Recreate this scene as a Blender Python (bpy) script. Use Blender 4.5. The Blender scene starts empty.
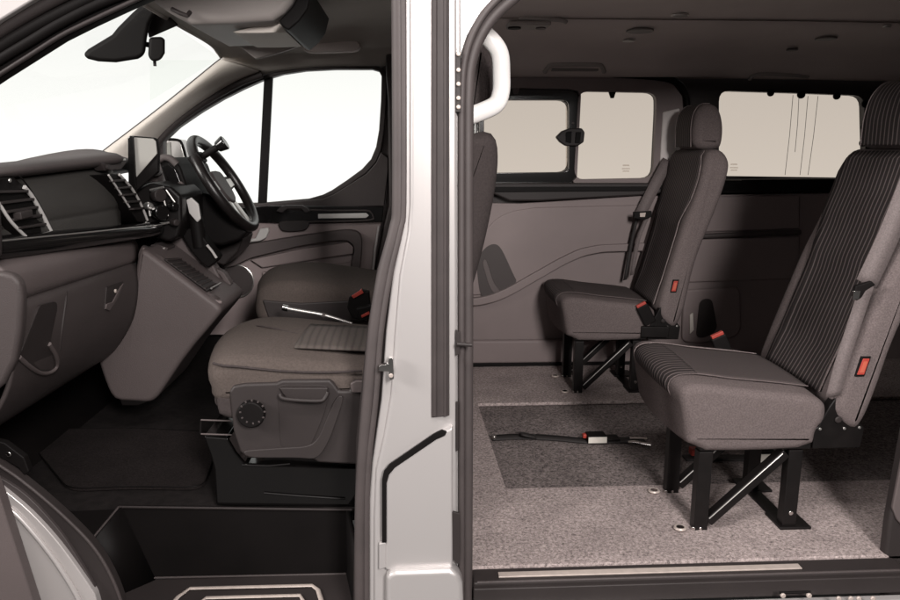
import bpy, bmesh, math, random
from mathutils import Vector
random.seed(4)
scn = bpy.context.scene
C = scn.collection
# ------------------------------------------------------------------ camera geometry (used to measure outlines on real planes)
F = 730.0; H = 0.99; PT = math.radians(11.6); YW = math.atan(.05)
cp, sp, cy, sy = math.cos(PT), math.sin(PT), math.cos(YW), math.sin(YW)
def ray(px, py):
    u = (px-450)/F; v = (py-300)/F
    f = cp - v*sp; z = -sp - v*cp
    return (u*cy + f*sy, -u*sy + f*cy, z)
def P(px, py, Y):
    r = ray(px, py); t = Y/r[1]; return Vector((r[0]*t, Y, H + r[2]*t))
def PX(px, py, X):
    r = ray(px, py); t = X/r[0]; return Vector((X, r[1]*t, H + r[2]*t))
def PZ(px, py, Z):
    r = ray(px, py); t = (Z-H)/r[2]; return Vector((r[0]*t, r[1]*t, Z))
def L(pts, Y): return [P(a, b, Y) for a, b in pts]

# ------------------------------------------------------------------ materials
def mat(name, col, rough=.5, metal=0.0, nscale=60, namt=.12, bump=.0, bscale=400, coat=0.0, spec=.5, detail=4, fold=0):
    m = bpy.data.materials.new(name); m.use_nodes = True
    nt = m.node_tree; b = nt.nodes['Principled BSDF']
    b.inputs['Roughness'].default_value = rough
    b.inputs['Metallic'].default_value = metal
    b.inputs['Specular IOR Level'].default_value = spec
    b.inputs['Coat Weight'].default_value = coat
    b.inputs['Coat Roughness'].default_value = .08
    tc = nt.nodes.new('ShaderNodeTexCoord')
    n = nt.nodes.new('ShaderNodeTexNoise'); n.inputs['Scale'].default_value = nscale; n.inputs['Detail'].default_value = detail
    nt.links.new(tc.outputs['Object'], n.inputs['Vector'])
    r = nt.nodes.new('ShaderNodeValToRGB')
    lo = [c*(1-namt) for c in col]; hi = [min(1, c*(1+namt)) for c in col]
    r.color_ramp.elements[0].position = .3; r.color_ramp.elements[1].position = .7
    r.color_ramp.elements[0].color = (*lo, 1); r.color_ramp.elements[1].color = (*hi, 1)
    nt.links.new(n.outputs['Fac'], r.inputs['Fac']); nt.links.new(r.outputs['Color'], b.inputs['Base Color'])
    if bump:
        n2 = nt.nodes.new('ShaderNodeTexNoise'); n2.inputs['Scale'].default_value = bscale; n2.inputs['Detail'].default_value = 3
        nt.links.new(tc.outputs['Object'], n2.inputs['Vector'])
        bp = nt.nodes.new('ShaderNodeBump'); bp.inputs['Strength'].default_value = bump; bp.inputs['Distance'].default_value = .002
        nt.links.new(n2.outputs['Fac'], bp.inputs['Height']); nt.links.new(bp.outputs['Normal'], b.inputs['Normal'])
        if fold:
            n3 = nt.nodes.new('ShaderNodeTexNoise'); n3.inputs['Scale'].default_value = 11; n3.inputs['Detail'].default_value = 3; n3.inputs['Distortion'].default_value = 1.2
            nt.links.new(tc.outputs['Object'], n3.inputs['Vector'])
            b3 = nt.nodes.new('ShaderNodeBump'); b3.inputs['Strength'].default_value = fold; b3.inputs['Distance'].default_value = .012
            nt.links.new(n3.outputs['Fac'], b3.inputs['Height']); nt.links.new(b3.outputs['Normal'], bp.inputs['Normal'])
    return m
def stripe_mat(name, base, line, period, width, axis='Y', bump=.3):
    m = bpy.data.materials.new(name); m.use_nodes = True
    nt = m.node_tree; b = nt.nodes['Principled BSDF']
    b.inputs['Roughness'].default_value = .9; b.inputs['Specular IOR Level'].default_value = .2
    tc = nt.nodes.new('ShaderNodeTexCoord'); sx = nt.nodes.new('ShaderNodeSeparateXYZ')
    nt.links.new(tc.outputs['Object'], sx.inputs[0])
    wob = nt.nodes.new('ShaderNodeTexNoise'); wob.inputs['Scale'].default_value = 9
    nt.links.new(tc.outputs['Object'], wob.inputs['Vector'])
    def math_(op, a, bb):
        k = nt.nodes.new('ShaderNodeMath'); k.operation = op
        for i, q in enumerate((a, bb)):
            if q is None: continue
            if isinstance(q, (int, float)): k.inputs[i].default_value = q
            else: nt.links.new(q, k.inputs[i])
        return k.outputs[0]
    w = math_('MULTIPLY', wob.outputs['Fac'], period*.5)
    v = math_('ADD', sx.outputs[axis], w)
    v = math_('DIVIDE', v, period); v = math_('FRACT', v, None)
    v = math_('SUBTRACT', v, .5); v = math_('ABSOLUTE', v, None)
    r = nt.nodes.new('ShaderNodeValToRGB')
    r.color_ramp.elements[0].position = width*.5*.6; r.color_ramp.elements[1].position = width*.5*1.5
    r.color_ramp.elements[0].color = (*line, 1); r.color_ramp.elements[1].color = (*base, 1)
    nt.links.new(v, r.inputs['Fac'])
    n = nt.nodes.new('ShaderNodeTexNoise'); n.inputs['Scale'].default_value = 350; n.inputs['Detail'].default_value = 4
    nt.links.new(tc.outputs['Object'], n.inputs['Vector'])
    mx = nt.nodes.new('ShaderNodeMix'); mx.data_type = 'RGBA'; mx.blend_type = 'MULTIPLY'; mx.inputs['Factor'].default_value = .45
    nt.links.new(r.outputs['Color'], mx.inputs['A']); nt.links.new(n.outputs['Color'], mx.inputs['B'])
    nt.links.new(mx.outputs['Result'], b.inputs['Base Color'])
    bp = nt.nodes.new('ShaderNodeBump'); bp.inputs['Strength'].default_value = bump; bp.inputs['Distance'].default_value = .002
    nt.links.new(r.outputs['Color'], bp.inputs['Height']); nt.links.new(bp.outputs['Normal'], b.inputs['Normal'])
    return m
def carpet_mat(name, a, bcol, scale=160):
    m = bpy.data.materials.new(name); m.use_nodes = True
    nt = m.node_tree; b = nt.nodes['Principled BSDF']
    b.inputs['Roughness'].default_value = 1; b.inputs['Specular IOR Level'].default_value = .1
    tc = nt.nodes.new('ShaderNodeTexCoord')
    n = nt.nodes.new('ShaderNodeTexNoise'); n.inputs['Scale'].default_value = scale; n.inputs['Detail'].default_value = 9; n.inputs['Roughness'].default_value = .85; n.inputs['Distortion'].default_value = .6
    n3 = nt.nodes.new('ShaderNodeTexNoise'); n3.inputs['Scale'].default_value = 7; n3.inputs['Detail'].default_value = 5
    nt.links.new(tc.outputs['Object'], n.inputs['Vector']); nt.links.new(tc.outputs['Object'], n3.inputs['Vector'])
    r = nt.nodes.new('ShaderNodeValToRGB')
    r.color_ramp.elements[0].position = .38; r.color_ramp.elements[1].position = .64
    r.color_ramp.elements[0].color = (*a, 1); r.color_ramp.elements[1].color = (*bcol, 1)
    nt.links.new(n.outputs['Fac'], r.inputs['Fac'])
    mp = nt.nodes.new('ShaderNodeMapRange'); mp.inputs['From Min'].default_value = .3; mp.inputs['From Max'].default_value = .7
    mp.inputs['To Min'].default_value = .82; mp.inputs['To Max'].default_value = 1.1
    nt.links.new(n3.outputs['Fac'], mp.inputs['Value'])
    mx = nt.nodes.new('ShaderNodeMix'); mx.data_type = 'RGBA'; mx.blend_type = 'MULTIPLY'; mx.inputs['Factor'].default_value = 1
    nt.links.new(r.outputs['Color'], mx.inputs['A']); nt.links.new(mp.outputs['Result'], mx.inputs['B'])
    nt.links.new(mx.outputs['Result'], b.inputs['Base Color'])
    bp = nt.nodes.new('ShaderNodeBump'); bp.inputs['Strength'].default_value = .8; bp.inputs['Distance'].default_value = .004
    nt.links.new(n.outputs['Fac'], bp.inputs['Height']); nt.links.new(bp.outputs['Normal'], b.inputs['Normal'])
    return m
def glass_mat(name, tint):
    m = bpy.data.materials.new(name); m.use_nodes = True
    nt = m.node_tree; nt.nodes.remove(nt.nodes['Principled BSDF'])
    out = nt.nodes['Material Output']
    t = nt.nodes.new('ShaderNodeBsdfTransparent'); t.inputs['Color'].default_value = (*tint, 1)
    g = nt.nodes.new('ShaderNodeBsdfGlossy'); g.inputs['Roughness'].default_value = .02
    fr = nt.nodes.new('ShaderNodeFresnel'); fr.inputs['IOR'].default_value = 1.12
    mx = nt.nodes.new('ShaderNodeMixShader')
    k = nt.nodes.new('ShaderNodeMath'); k.operation = 'MULTIPLY'; k.inputs[1].default_value = .025
    nt.links.new(fr.outputs[0], k.inputs[0]); nt.links.new(k.outputs[0], mx.inputs[0]); nt.links.new(t.outputs[0], mx.inputs[1]); nt.links.new(g.outputs[0], mx.inputs[2])
    nt.links.new(mx.outputs[0], out.inputs['Surface'])
    return m

WARM = (1.0, .815, .80)
def g(v, w=WARM): return tuple(v*c for c in w)
M = {}
M['plastic'] = mat('grey moulded plastic', g(.106), .5, spec=.35, bump=.45, bscale=420, nscale=5, namt=.05)
M['plastic_mid'] = mat('mid grey moulded plastic', g(.056), .52, spec=.35, bump=.45, bscale=420, nscale=5, namt=.06)
M['plastic_dark'] = mat('charcoal plastic', g(.030), .5, spec=.3, bump=.2, bscale=900, nscale=5, namt=.08)
M['dash_face'] = mat('black satin dash panel', (.050, .047, .044), .42, bump=.4, bscale=450, nscale=4, namt=.05)
M['pad'] = mat('soft dash pad', g(.075), .7, bump=.3, bscale=900, nscale=6, namt=.06)
M['black'] = mat('matt black', g(.006), .6, nscale=8, namt=.15, spec=.14)
M['gloss'] = mat('gloss black', (.007, .0065, .0065), .16, nscale=8, namt=.1, coat=.3)
M['steel_black'] = mat('black coated steel', g(.007), .42, spec=.3, nscale=30, namt=.25)
M['white'] = mat('white body paint', (.52, .495, .488), .38, metal=.42, coat=.35, nscale=2, namt=.015)
M['handle_white'] = mat('white grab handle plastic', (.82,.80,.78), .4, nscale=6, namt=.02)
M['gloss_base'] = mat('gloss black seat base', (.005,.0045,.0045), .07, nscale=8, namt=.1)
M['silver'] = mat('silver body paint', (.50, .47, .46), .35, metal=.25, coat=.5, nscale=3, namt=.02)
M['rubber'] = mat('grey rubber seal', g(.048), .6, nscale=15, namt=.1, spec=.35)
M['rubber_mid'] = mat('mid grey rubber seal', g(.062), .6, nscale=15, namt=.1)
M['leather'] = mat('black wheel leather', g(.012), .33, nscale=30, namt=.2, bump=.2, bscale=500)
M['rubber_dark'] = mat('dark rubber seal', g(.05), .6, nscale=15, namt=.15)
M['headliner'] = mat('headliner cloth', (.48,.445,.41), .95, bump=.5, bscale=700, nscale=3, namt=.05, spec=.1)
M['headliner_rear'] = mat('grey headliner cloth', (.70,.625,.60), .9, bump=.5, bscale=700, nscale=3, namt=.06, spec=.15)
M['cover'] = mat('window-lit pillar cover', (.72, .67, .65), .7, bump=.2, bscale=900, nscale=4, namt=.03)  # window light on the far pillar cover put into its base colour
M['door_lit'] = mat('light-raised grey door trim plastic', g(.31), .5, spec=.3, bump=.4, bscale=420, nscale=5, namt=.05)  # side trim grey made lighter, standing in for light on the door
M['trim_grey'] = mat('grey side trim plastic', g(.215), .5, spec=.3, bump=.25, bscale=900, nscale=5, namt=.05)
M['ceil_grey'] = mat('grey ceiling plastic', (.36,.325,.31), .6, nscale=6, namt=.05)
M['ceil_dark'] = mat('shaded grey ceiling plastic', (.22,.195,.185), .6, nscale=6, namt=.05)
M['beige'] = mat('pale pillar trim', (.70, .645, .59), .75, bump=.2, bscale=900, nscale=4, namt=.03)
M['fabric'] = mat('grey woven seat cloth', g(.138), .95, fold=.25, bump=.9, bscale=520, nscale=260, namt=.22, spec=.15)
M['fabric_dark'] = mat('dark woven seat cloth', g(.062), .95, fold=.25, bump=.9, bscale=520, nscale=260, namt=.28, spec=.15)
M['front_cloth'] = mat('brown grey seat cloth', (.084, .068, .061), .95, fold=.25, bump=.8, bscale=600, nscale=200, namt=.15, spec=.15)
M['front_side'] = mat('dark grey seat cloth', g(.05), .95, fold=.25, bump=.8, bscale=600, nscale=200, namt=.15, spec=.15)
M['piping'] = mat('pale seam thread', g(.22), .9, nscale=300, namt=.3)
M['stripe'] = stripe_mat('striped seat cloth', g(.042), g(.19), .0172, .22)
M['panel_rib'] = stripe_mat('fine ribbed seat cloth', g(.07), g(.13), .0085, .35, axis='Y', bump=.5)
M['ribbed'] = stripe_mat('ribbed seat cloth', (.060,.050,.046), (.092,.077,.070), .019, .7, axis='X', bump=.8)
M['webbing'] = mat('grey belt webbing', g(.135), .7, nscale=260, namt=.2, bump=.5, bscale=600)
M['webbing_black'] = mat('black belt webbing', g(.02), .7, nscale=200, namt=.4, bump=.5, bscale=500)
M['carpet'] = carpet_mat('light grey carpet', (.12,.10,.096), (.70,.585,.565), 115)
M['carpet_dark'] = carpet_mat('dark speckled carpet', (.018,.016,.015), (.38,.32,.31), 105)
M['floor_black'] = mat('black cab floor rubber', g(.014), .8, spec=.2, nscale=40, namt=.3, bump=.4, bscale=300)
M['mat'] = carpet_mat('black floor mat pile', g(.010), g(.036), 200)
M['chrome'] = mat('bright chrome', (.75, .73, .71), .18, metal=1, nscale=8, namt=.03)
M['trim_bright'] = mat('bright silver vent trim', (.72,.70,.68), .3, metal=.25, nscale=8, namt=.03, coat=.4)
M['seat_shell'] = mat('dark grey seat plastic', g(.031), .5, spec=.35, bump=.2, bscale=900, nscale=5, namt=.06)
M['satin'] = mat('satin silver trim', (.62, .60, .58), .32, metal=.85, nscale=8, namt=.04)
M['steel'] = mat('brushed steel strip', (.50, .43, .39), .42, metal=.2, nscale=60, namt=.08)
M['red'] = mat('red plastic', (.36, .045, .032), .5, nscale=20, namt=.08)
M['red_pale'] = mat('red label print', (.46, .10, .06), .5, nscale=20, namt=.05)
M['white_label'] = mat('white label', (.7, .66, .60), .6, nscale=30, namt=.08)
M['screen'] = mat('grey reflective screen', (.36, .35, .33), .12, nscale=3, namt=.03, coat=1)
M['mirror'] = mat('mirror glass', (.9, .9, .9), .03, metal=1, nscale=3, namt=.01)
M['glass'] = glass_mat('clear glass', (.97, .98, .97))
M['tint'] = glass_mat('tinted privacy glass', (.725, .685, .643))
M['ink'] = mat('pale print', g(.35), .6, nscale=30, namt=.05)
M['ink_dark'] = glass_mat('grey etched print', (.84, .82, .80))
M['studio'] = mat('studio floor', (.10, .097, .095), .8, nscale=2, namt=.03)

# ------------------------------------------------------------------ object helpers
def rootloc(o):
    while o.parent: o = o.parent
    return Vector(o.location)
def tag(o, label=None, cat=None, group=None, kind=None):
    if label: o['label'] = label
    if cat: o['category'] = cat
    if group: o['group'] = group
    if kind: o['kind'] = kind
    return o
def thing(name, label, cat, loc, group=None):
    o = bpy.data.objects.new(name, None); C.objects.link(o); o.location = loc; o.empty_display_size = .1
    return tag(o, label, cat, group)
def obj(name, bm, m, parent=None, bevel=0.0, seg=3, ang=35, th=0.0, sub=0, label=None, off=-1):
    bmesh.ops.remove_doubles(bm, verts=bm.verts, dist=1e-6)
    bmesh.ops.recalc_face_normals(bm, faces=bm.faces)
    if parent is not None:
        d = rootloc(parent)
        for v in bm.verts: v.co -= d
    me = bpy.data.meshes.new(name); bm.to_mesh(me); bm.free()
    me.materials.append(M[m] if isinstance(m, str) else m)
    for p in me.polygons: p.use_smooth = True
    if bevel == 0: me.set_sharp_from_angle(angle=math.radians(ang))
    o = bpy.data.objects.new(name, me); C.objects.link(o)
    if parent is not None: o.parent = parent
    if th:
        s = o.modifiers.new('Solid', 'SOLIDIFY'); s.thickness = th; s.offset = off
    if bevel:
        b = o.modifiers.new('Bevel', 'BEVEL'); b.width = bevel; b.segments = seg; b.limit_method = 'ANGLE'; b.angle_limit = math.radians(32)
        b.harden_normals = False; b.use_clamp_overlap = True
        w = o.modifiers.new('WN', 'WEIGHTED_NORMAL'); w.keep_sharp = False
    if sub:
        s = o.modifiers.new('Sub', 'SUBSURF'); s.levels = sub; s.render_levels = sub
    if label: o['label'] = label
    return o
def ch(pts, n=2, closed=True):
    pts = [Vector(p) for p in pts]
    for _ in range(n):
        out = []; k = len(pts)
        rng = range(k) if closed else range(k-1)
        if not closed: out.append(pts[0])
        for i in rng:
            a, b = pts[i], pts[(i+1) % k]
            out.append(a*.75+b*.25); out.append(a*.25+b*.75)
        if not closed: out.append(pts[-1])
        pts = out
    return pts
def cr(pts, n=6, closed=False):
    pts = [Vector(p) for p in pts]; k = len(pts); out = []
    for i in range(k if closed else k-1):
        g_ = (lambda j: pts[j % k]) if closed else (lambda j: pts[min(max(j, 0), k-1)])
        a, b, c, d = g_(i-1), g_(i), g_(i+1), g_(i+2)
        for s in range(n):
            t = s/n
            out.append(.5*((2*b)+(c-a)*t+(2*a-5*b+4*c-d)*t*t+(3*b-a-3*c+d)*t*t*t))
    if not closed: out.append(pts[-1])
    return out
def add_slab(bm, outer, vec, holes=()):
    es = []
    for loop in [outer, *holes]:
        vs = [bm.verts.new(p) for p in loop]
        es += [bm.edges.new((vs[i], vs[(i+1) % len(vs)])) for i in range(len(vs))]
    if holes:
        r = bmesh.ops.triangle_fill(bm, use_beauty=True, use_dissolve=False, edges=es)
        fs = [f for f in r['geom'] if isinstance(f, bmesh.types.BMFace)]
    else:
        fs = [bm.faces.new([e.verts[0] for e in es])]
    r = bmesh.ops.extrude_face_region(bm, geom=fs)
    for v in [x for x in r['geom'] if isinstance(x, bmesh.types.BMVert)]: v.co += Vector(vec)
def slab(name, pts, Y, th, m, parent, bevel=.004, holes=(), rnd=0, seg=3, label=None, hrnd=0):
    """outline measured on the plane y=Y, real thickness th going into the van"""
    o = L(pts, Y) if not isinstance(pts[0], Vector) else pts
    if rnd: o = rpoly(o, .03*rnd, 4)
    hs = []
    for h in holes:
        hh = L(h, Y) if not isinstance(h[0], Vector) else h
        hs.append(rpoly(hh, .03*hrnd, 4) if hrnd else hh)
    bm = bmesh.new(); add_slab(bm, o, th if isinstance(th, Vector) else (0, th, 0), hs)
    return obj(name, bm, m, parent, bevel, seg, label=label)
def add_box(bm, a, b):
    x0, y0, z0 = a; x1, y1, z1 = b
    v = [bm.verts.new(p) for p in ((x0,y0,z0),(x1,y0,z0),(x1,y1,z0),(x0,y1,z0),(x0,y0,z1),(x1,y0,z1),(x1,y1,z1),(x0,y1,z1))]
    for f in ((0,1,2,3),(4,5,6,7),(0,1,5,4),(1,2,6,5),(2,3,7,6),(3,0,4,7)): bm.faces.new([v[i] for i in f])
def box(name, a, b, m, parent, bevel=.003, label=None, seg=3):
    bm = bmesh.new(); add_box(bm, a, b); return obj(name, bm, m, parent, bevel, seg, label=label)
def add_tube(bm, path, r, n=10, flat=1.0, up=None, closed=False, taper=None):
    path = [Vector(p) for p in path]; k = len(path); rings = []; pu = None
    for i, p in enumerate(path):
        if closed: d = (path[(i+1) % k]-path[i-1]).normalized()
        else: d = (path[min(i+1, k-1)]-path[max(i-1, 0)]).normalized()
        u = Vector(up) if up else (pu if pu else (Vector((0,0,1)) if abs(d.z) < .9 else Vector((1,0,0))))
        a = d.cross(u); a = a.normalized() if a.length > 1e-6 else d.orthogonal().normalized()
        b_ = a.cross(d).normalized()
        if not up: pu = b_
        rr = r*(taper[i] if taper else 1)
        rings.append([bm.verts.new(p + a*math.cos(2*math.pi*j/n)*rr + b_*math.sin(2*math.pi*j/n)*rr*flat) for j in range(n)])
    for i in range(k if closed else k-1):
        A, B = rings[i], rings[(i+1) % k]
        for j in range(n): bm.faces.new((A[j], A[(j+1) % n], B[(j+1) % n], B[j]))
    if not closed:
        bm.faces.new(rings[0]); bm.faces.new(rings[-1])
def tube(name, path, r, m, parent, n=10, flat=1.0, up=None, label=None, smooth=0, closed=False, taper=None):
    if smooth: path = cr(path, smooth, closed)
    bm = bmesh.new(); add_tube(bm, path, r, n, flat, up, closed, taper); return obj(name, bm, m, parent, ang=50, label=label)
def ptube(name, pts, r, m, parent, **k): return tube(name, [P(*p) for p in pts], r, m, parent, **k)
def add_bar(bm, a, b, w, h, up=(0,0,1)):
    a, b = Vector(a), Vector(b); d = (b-a).normalized(); s = d.cross(Vector(up)).normalized(); u = s.cross(d)
    v = [bm.verts.new(p + s*i*w/2 + u*j*h/2) for p in (a, b) for i, j in ((-1,-1),(1,-1),(1,1),(-1,1))]
    for f in ((0,1,2,3),(4,5,6,7),(0,1,5,4),(1,2,6,5),(2,3,7,6),(3,0,4,7)): bm.faces.new([v[i] for i in f])
def bar(name, a, b, w, h, m, parent, up=(0,0,1), bevel=.003, label=None):
    bm = bmesh.new(); add_bar(bm, a, b, w, h, up); return obj(name, bm, m, parent, bevel, 2, label=label)
def add_cyl(bm, c, axis, r, h, n=24, r2=None):
    c = Vector(c); ax = Vector(axis).normalized(); a = ax.orthogonal().normalized(); b_ = ax.cross(a)
    r2 = r if r2 is None else r2
    A = [bm.verts.new(c + (a*math.cos(2*math.pi*j/n)+b_*math.sin(2*math.pi*j/n))*r) for j in range(n)]
    B = [bm.verts.new(c + ax*h + (a*math.cos(2*math.pi*j/n)+b_*math.sin(2*math.pi*j/n))*r2) for j in range(n)]
    for j in range(n): bm.faces.new((A[j], A[(j+1) % n], B[(j+1) % n], B[j]))
    bm.faces.new(A); bm.faces.new(B)
def cyl(name, c, axis, r, h, m, parent, bevel=.002, n=24, r2=None, label=None):
    bm = bmesh.new(); add_cyl(bm, c, axis, r, h, n, r2); return obj(name, bm, m, parent, bevel, 2, label=label)
def add_grid(bm, rows):
    V = [[bm.verts.new(p) for p in r] for r in rows]
    for i in range(len(V)-1):
        for j in range(len(V[i])-1): bm.faces.new((V[i][j], V[i][j+1], V[i+1][j+1], V[i+1][j]))
def grid(name, rows, m, parent, th=.006, sm=0, ang=60, label=None, off=-1, both=True):
    rows = [[Vector(p) for p in r] for r in rows]
    if sm:
        rows = [cr(r, sm) for r in rows]
        if both:
            cols = [cr(list(c), sm) for c in zip(*rows)]; rows = [list(r) for r in zip(*cols)]
    bm = bmesh.new(); add_grid(bm, rows); return obj(name, bm, m, parent, th=th, ang=ang, label=label, off=off)
def inset(pts, d):
    """shrink a closed outline in the XZ plane"""
    k = len(pts); out = []
    area = sum(pts[i].x*pts[(i+1) % k].z-pts[(i+1) % k].x*pts[i].z for i in range(k))
    s = 1 if area > 0 else -1
    for i in range(k):
        t = (pts[(i+1) % k]-pts[i-1]); n = Vector((-t.z, 0, t.x))
        if n.length > 1e-9: n.normalize()
        out.append(pts[i]+n*d*s)
    return out
def rpoly(pts, r, n=5):
    k = len(pts); out = []
    for i in range(k):
        p, a, b = pts[i], pts[i-1], pts[(i+1) % k]
        da, db = (a-p), (b-p); ra = min(r, da.length*.48); rb = min(r, db.length*.48)
        A, B = p+da.normalized()*ra, p+db.normalized()*rb
        for j in range(n+1):
            t = j/n; out.append(A*(1-t)**2+p*2*t*(1-t)+B*t*t)
    return out
def resample(pts, n):
    k = len(pts); seg = [(pts[(i+1) % k]-pts[i]).length for i in range(k)]; tot = sum(seg); out = []; i = 0; acc = 0
    for j in range(n):
        t = tot*j/n
        while acc+seg[i] < t: acc += seg[i]; i += 1
        out.append(pts[i].lerp(pts[(i+1) % k], (t-acc)/seg[i]))
    return out
def pad(name, prof, Y0, Y1, r, m, parent, n=72, deform=None, rnd=2, label=None, seg=6, mid=9):
    """upholstered block: XZ profile lofted across Y with rolled edges"""
    pr = [Vector((x, 0, z)) for x, z in prof]; pr = resample(ch(pr, rnd), n)
    st = []
    for i in range(seg+1):
        a = math.pi/2*i/seg; st.append((Y0+r*(1-math.sin(a)), r*(1-math.cos(a))))
    st = [(Y0, r)] + [(Y0 + r*(1-math.cos(math.pi/2*i/seg)), r*(1-math.sin(math.pi/2*i/seg))) for i in range(1, seg+1)]
    for i in range(1, mid): st.append((Y0+r+(Y1-Y0-2*r)*i/mid, 0))
    st += [(Y0+Y1-y, d) for y, d in reversed(st[:seg+1])]
    bm = bmesh.new(); rows = []
    for y, d in st:
        q = inset(pr, d) if d > 1e-6 else pr
        row = []
        for p in q:
            v = Vector((p.x, y, p.z))
            if deform: v = Vector(deform(v))
            row.append(bm.verts.new(v))
        rows.append(row)
    for A, B in zip(rows, rows[1:]):
        for j in range(n): bm.faces.new((A[j], A[(j+1) % n], B[(j+1) % n], B[j]))
    bm.faces.new(rows[0]); bm.faces.new(rows[-1])
    return obj(name, bm, m, parent, ang=50, label=label)
def ribbon(name, path, width, m, parent, side, th=.002, sm=4, label=None):
    path = cr(path, sm) if sm else [Vector(p) for p in path]
    s = Vector(side).normalized()*width/2
    bm = bmesh.new(); add_grid(bm, [[p-s for p in path], [p+s for p in path]]); return obj(name, bm, m, parent, th=th, ang=70, label=label, off=0)
def text(name, body, loc, rot, size, m, parent, ext=.0003):
    cu = bpy.data.curves.new(name, 'FONT'); cu.body = body; cu.size = size; cu.extrude = ext; cu.align_x = 'CENTER'; cu.align_y = 'CENTER'
    t = bpy.data.objects.new(name, cu); C.objects.link(t); t.location = loc; t.rotation_euler = rot
    bpy.context.view_layer.update()
    me = bpy.data.meshes.new_from_object(t); mw = t.matrix_world.copy(); bpy.data.objects.remove(t)
    me.transform(mw); bm = bmesh.new(); bm.from_mesh(me); bpy.data.meshes.remove(me)
    return obj(name, bm, m, parent)

# ================================================================== SETTING
bm = bmesh.new(); add_grid(bm, [[(-9,-7,-.62),(9,-7,-.62)],[(-9,6,-.62),(9,6,-.62)]])
tag(obj('studio_ground', bm, 'studio'), kind='structure')

# light carpet with a cut-out, dark carpet in it
zc = 0.0
bm = bmesh.new()
outer = [Vector((.12,1.60,zc)), Vector((3.2,1.60,zc)), Vector((3.2,3.31,zc)), Vector((.12,3.31,zc))]
a0, a1 = PZ(506,488,0), PZ(478,404,0)
hole = [Vector((a0.x,2.015,zc)), Vector((2.2,2.015,zc)), Vector((2.2,2.76,zc)), Vector((a1.x,2.76,zc))]
add_slab(bm, outer, (0,0,-.014), [hole])
tag(obj('rear_carpet', bm, 'carpet', bevel=.004, seg=2), kind='structure')
bm = bmesh.new(); add_box(bm, (.14,1.62,-.05), (3.2,3.3,-.016))
tag(obj('rear_floor', bm, 'carpet_dark'), kind='structure')
bm = bmesh.new(); add_box(bm, (-1.7,1.786,.03), (.09,3.3,.066))
tag(obj('cab_floor', bm, 'floor_black'), kind='structure')

# ================================================================== VAN
van = thing('van', 'white van body seen through its open front and sliding doors, grey interior trim', 'van', (0,1.5,-.62))

# ---- near door pillar
pil = slab('door_pillar', [(404,-60),(404,60),(404,205),(402,228),(393,272),(386,330),(381,400),(372,462),(369,500),(369,640),(461,640),(461,-60)], 1.535, .06, 'white', van, bevel=.006)
slab('pillar_skin', [(410,-60),(410,205),(408,232),(400,275),(395,335),(391,395),(384,436),(376,470),(374,520),(374,640),(457,640),(457,-60)], 1.522, .02, 'white', pil, bevel=.008)
st = slab('seal_strip', [(431.5,-60),(431.5,418),(449.5,416),(449.5,-60)], 1.516, .012, 'rubber', pil, bevel=.002)
for a in (435, 445.5): tube('seal_rib', [P(a,-60,1.516), P(a,416,1.516)], .0045, 'rubber', st, n=8)
slab('lower_panel', [(385.5,571),(385.5,482),(388,474),(394,467),(436,437),(446,431),(453,427),(453,571)], 1.504, .024, 'white', pil, bevel=.006)
slab('panel_groove', [(382,543),(382,480),(384,471.5),(389.5,464.5),(434,434),(442,430),(447,432),(445,436),(436,440),(395,468),(389,475),(386.5,484),(386.5,543)], 1.503, .006, 'black', pil, bevel=.001)
slab('panel_clip', [(379,544),(386,543),(386,568),(379,570)], 1.508, .012, 'white', pil, bevel=.002)
slab('sill_end', [(386,640),(386,580),(389,574),(396,572),(450,570),(458,574),(463,584),(465,640)], 1.485, .05, 'white', pil, bevel=.012, seg=5)
hk = slab('door_striker', [(379,366),(388,364),(389,358),(393,358),(394,379),(390,381),(389,372),(379,371)], 1.50, .015, 'chrome', pil, bevel=.001)
cyl('striker_bolt', P(391,376,1.498), (0,1,0), .005, .01, 'steel', hk)
for (a, b, c, d) in ((456,52,460.5,112),):
    hs = slab('hinge_slot', [(a,b),(c,b),(c,d),(a,d)], 1.518, .006, 'plastic_dark', pil, bevel=.001)
    for y in (54,70,84,98,107): cyl('hinge_bolt', P(458.5,y,1.517), (0,-1,0), .0045, .004, 'steel', hs)
slab('lock_plate', [(452,512),(460,514),(460,566),(453,560)], 1.505, .008, 'plastic_dark', pil, bevel=.001)
slab('lock_slot', [(456,402),(458.5,402),(458.5,450),(456,452)], 1.518, .006, 'plastic_dark', pil, bevel=.001)
pn = tube('door_pin', [P(457,344,1.50), P(472,345,1.50)], .0045, 'plastic_dark', pil, n=8)
slab('pin_base', [(456,330),(460,333),(460,354),(456,356)], 1.512, .008, 'plastic_dark', pil, bevel=.001)

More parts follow.
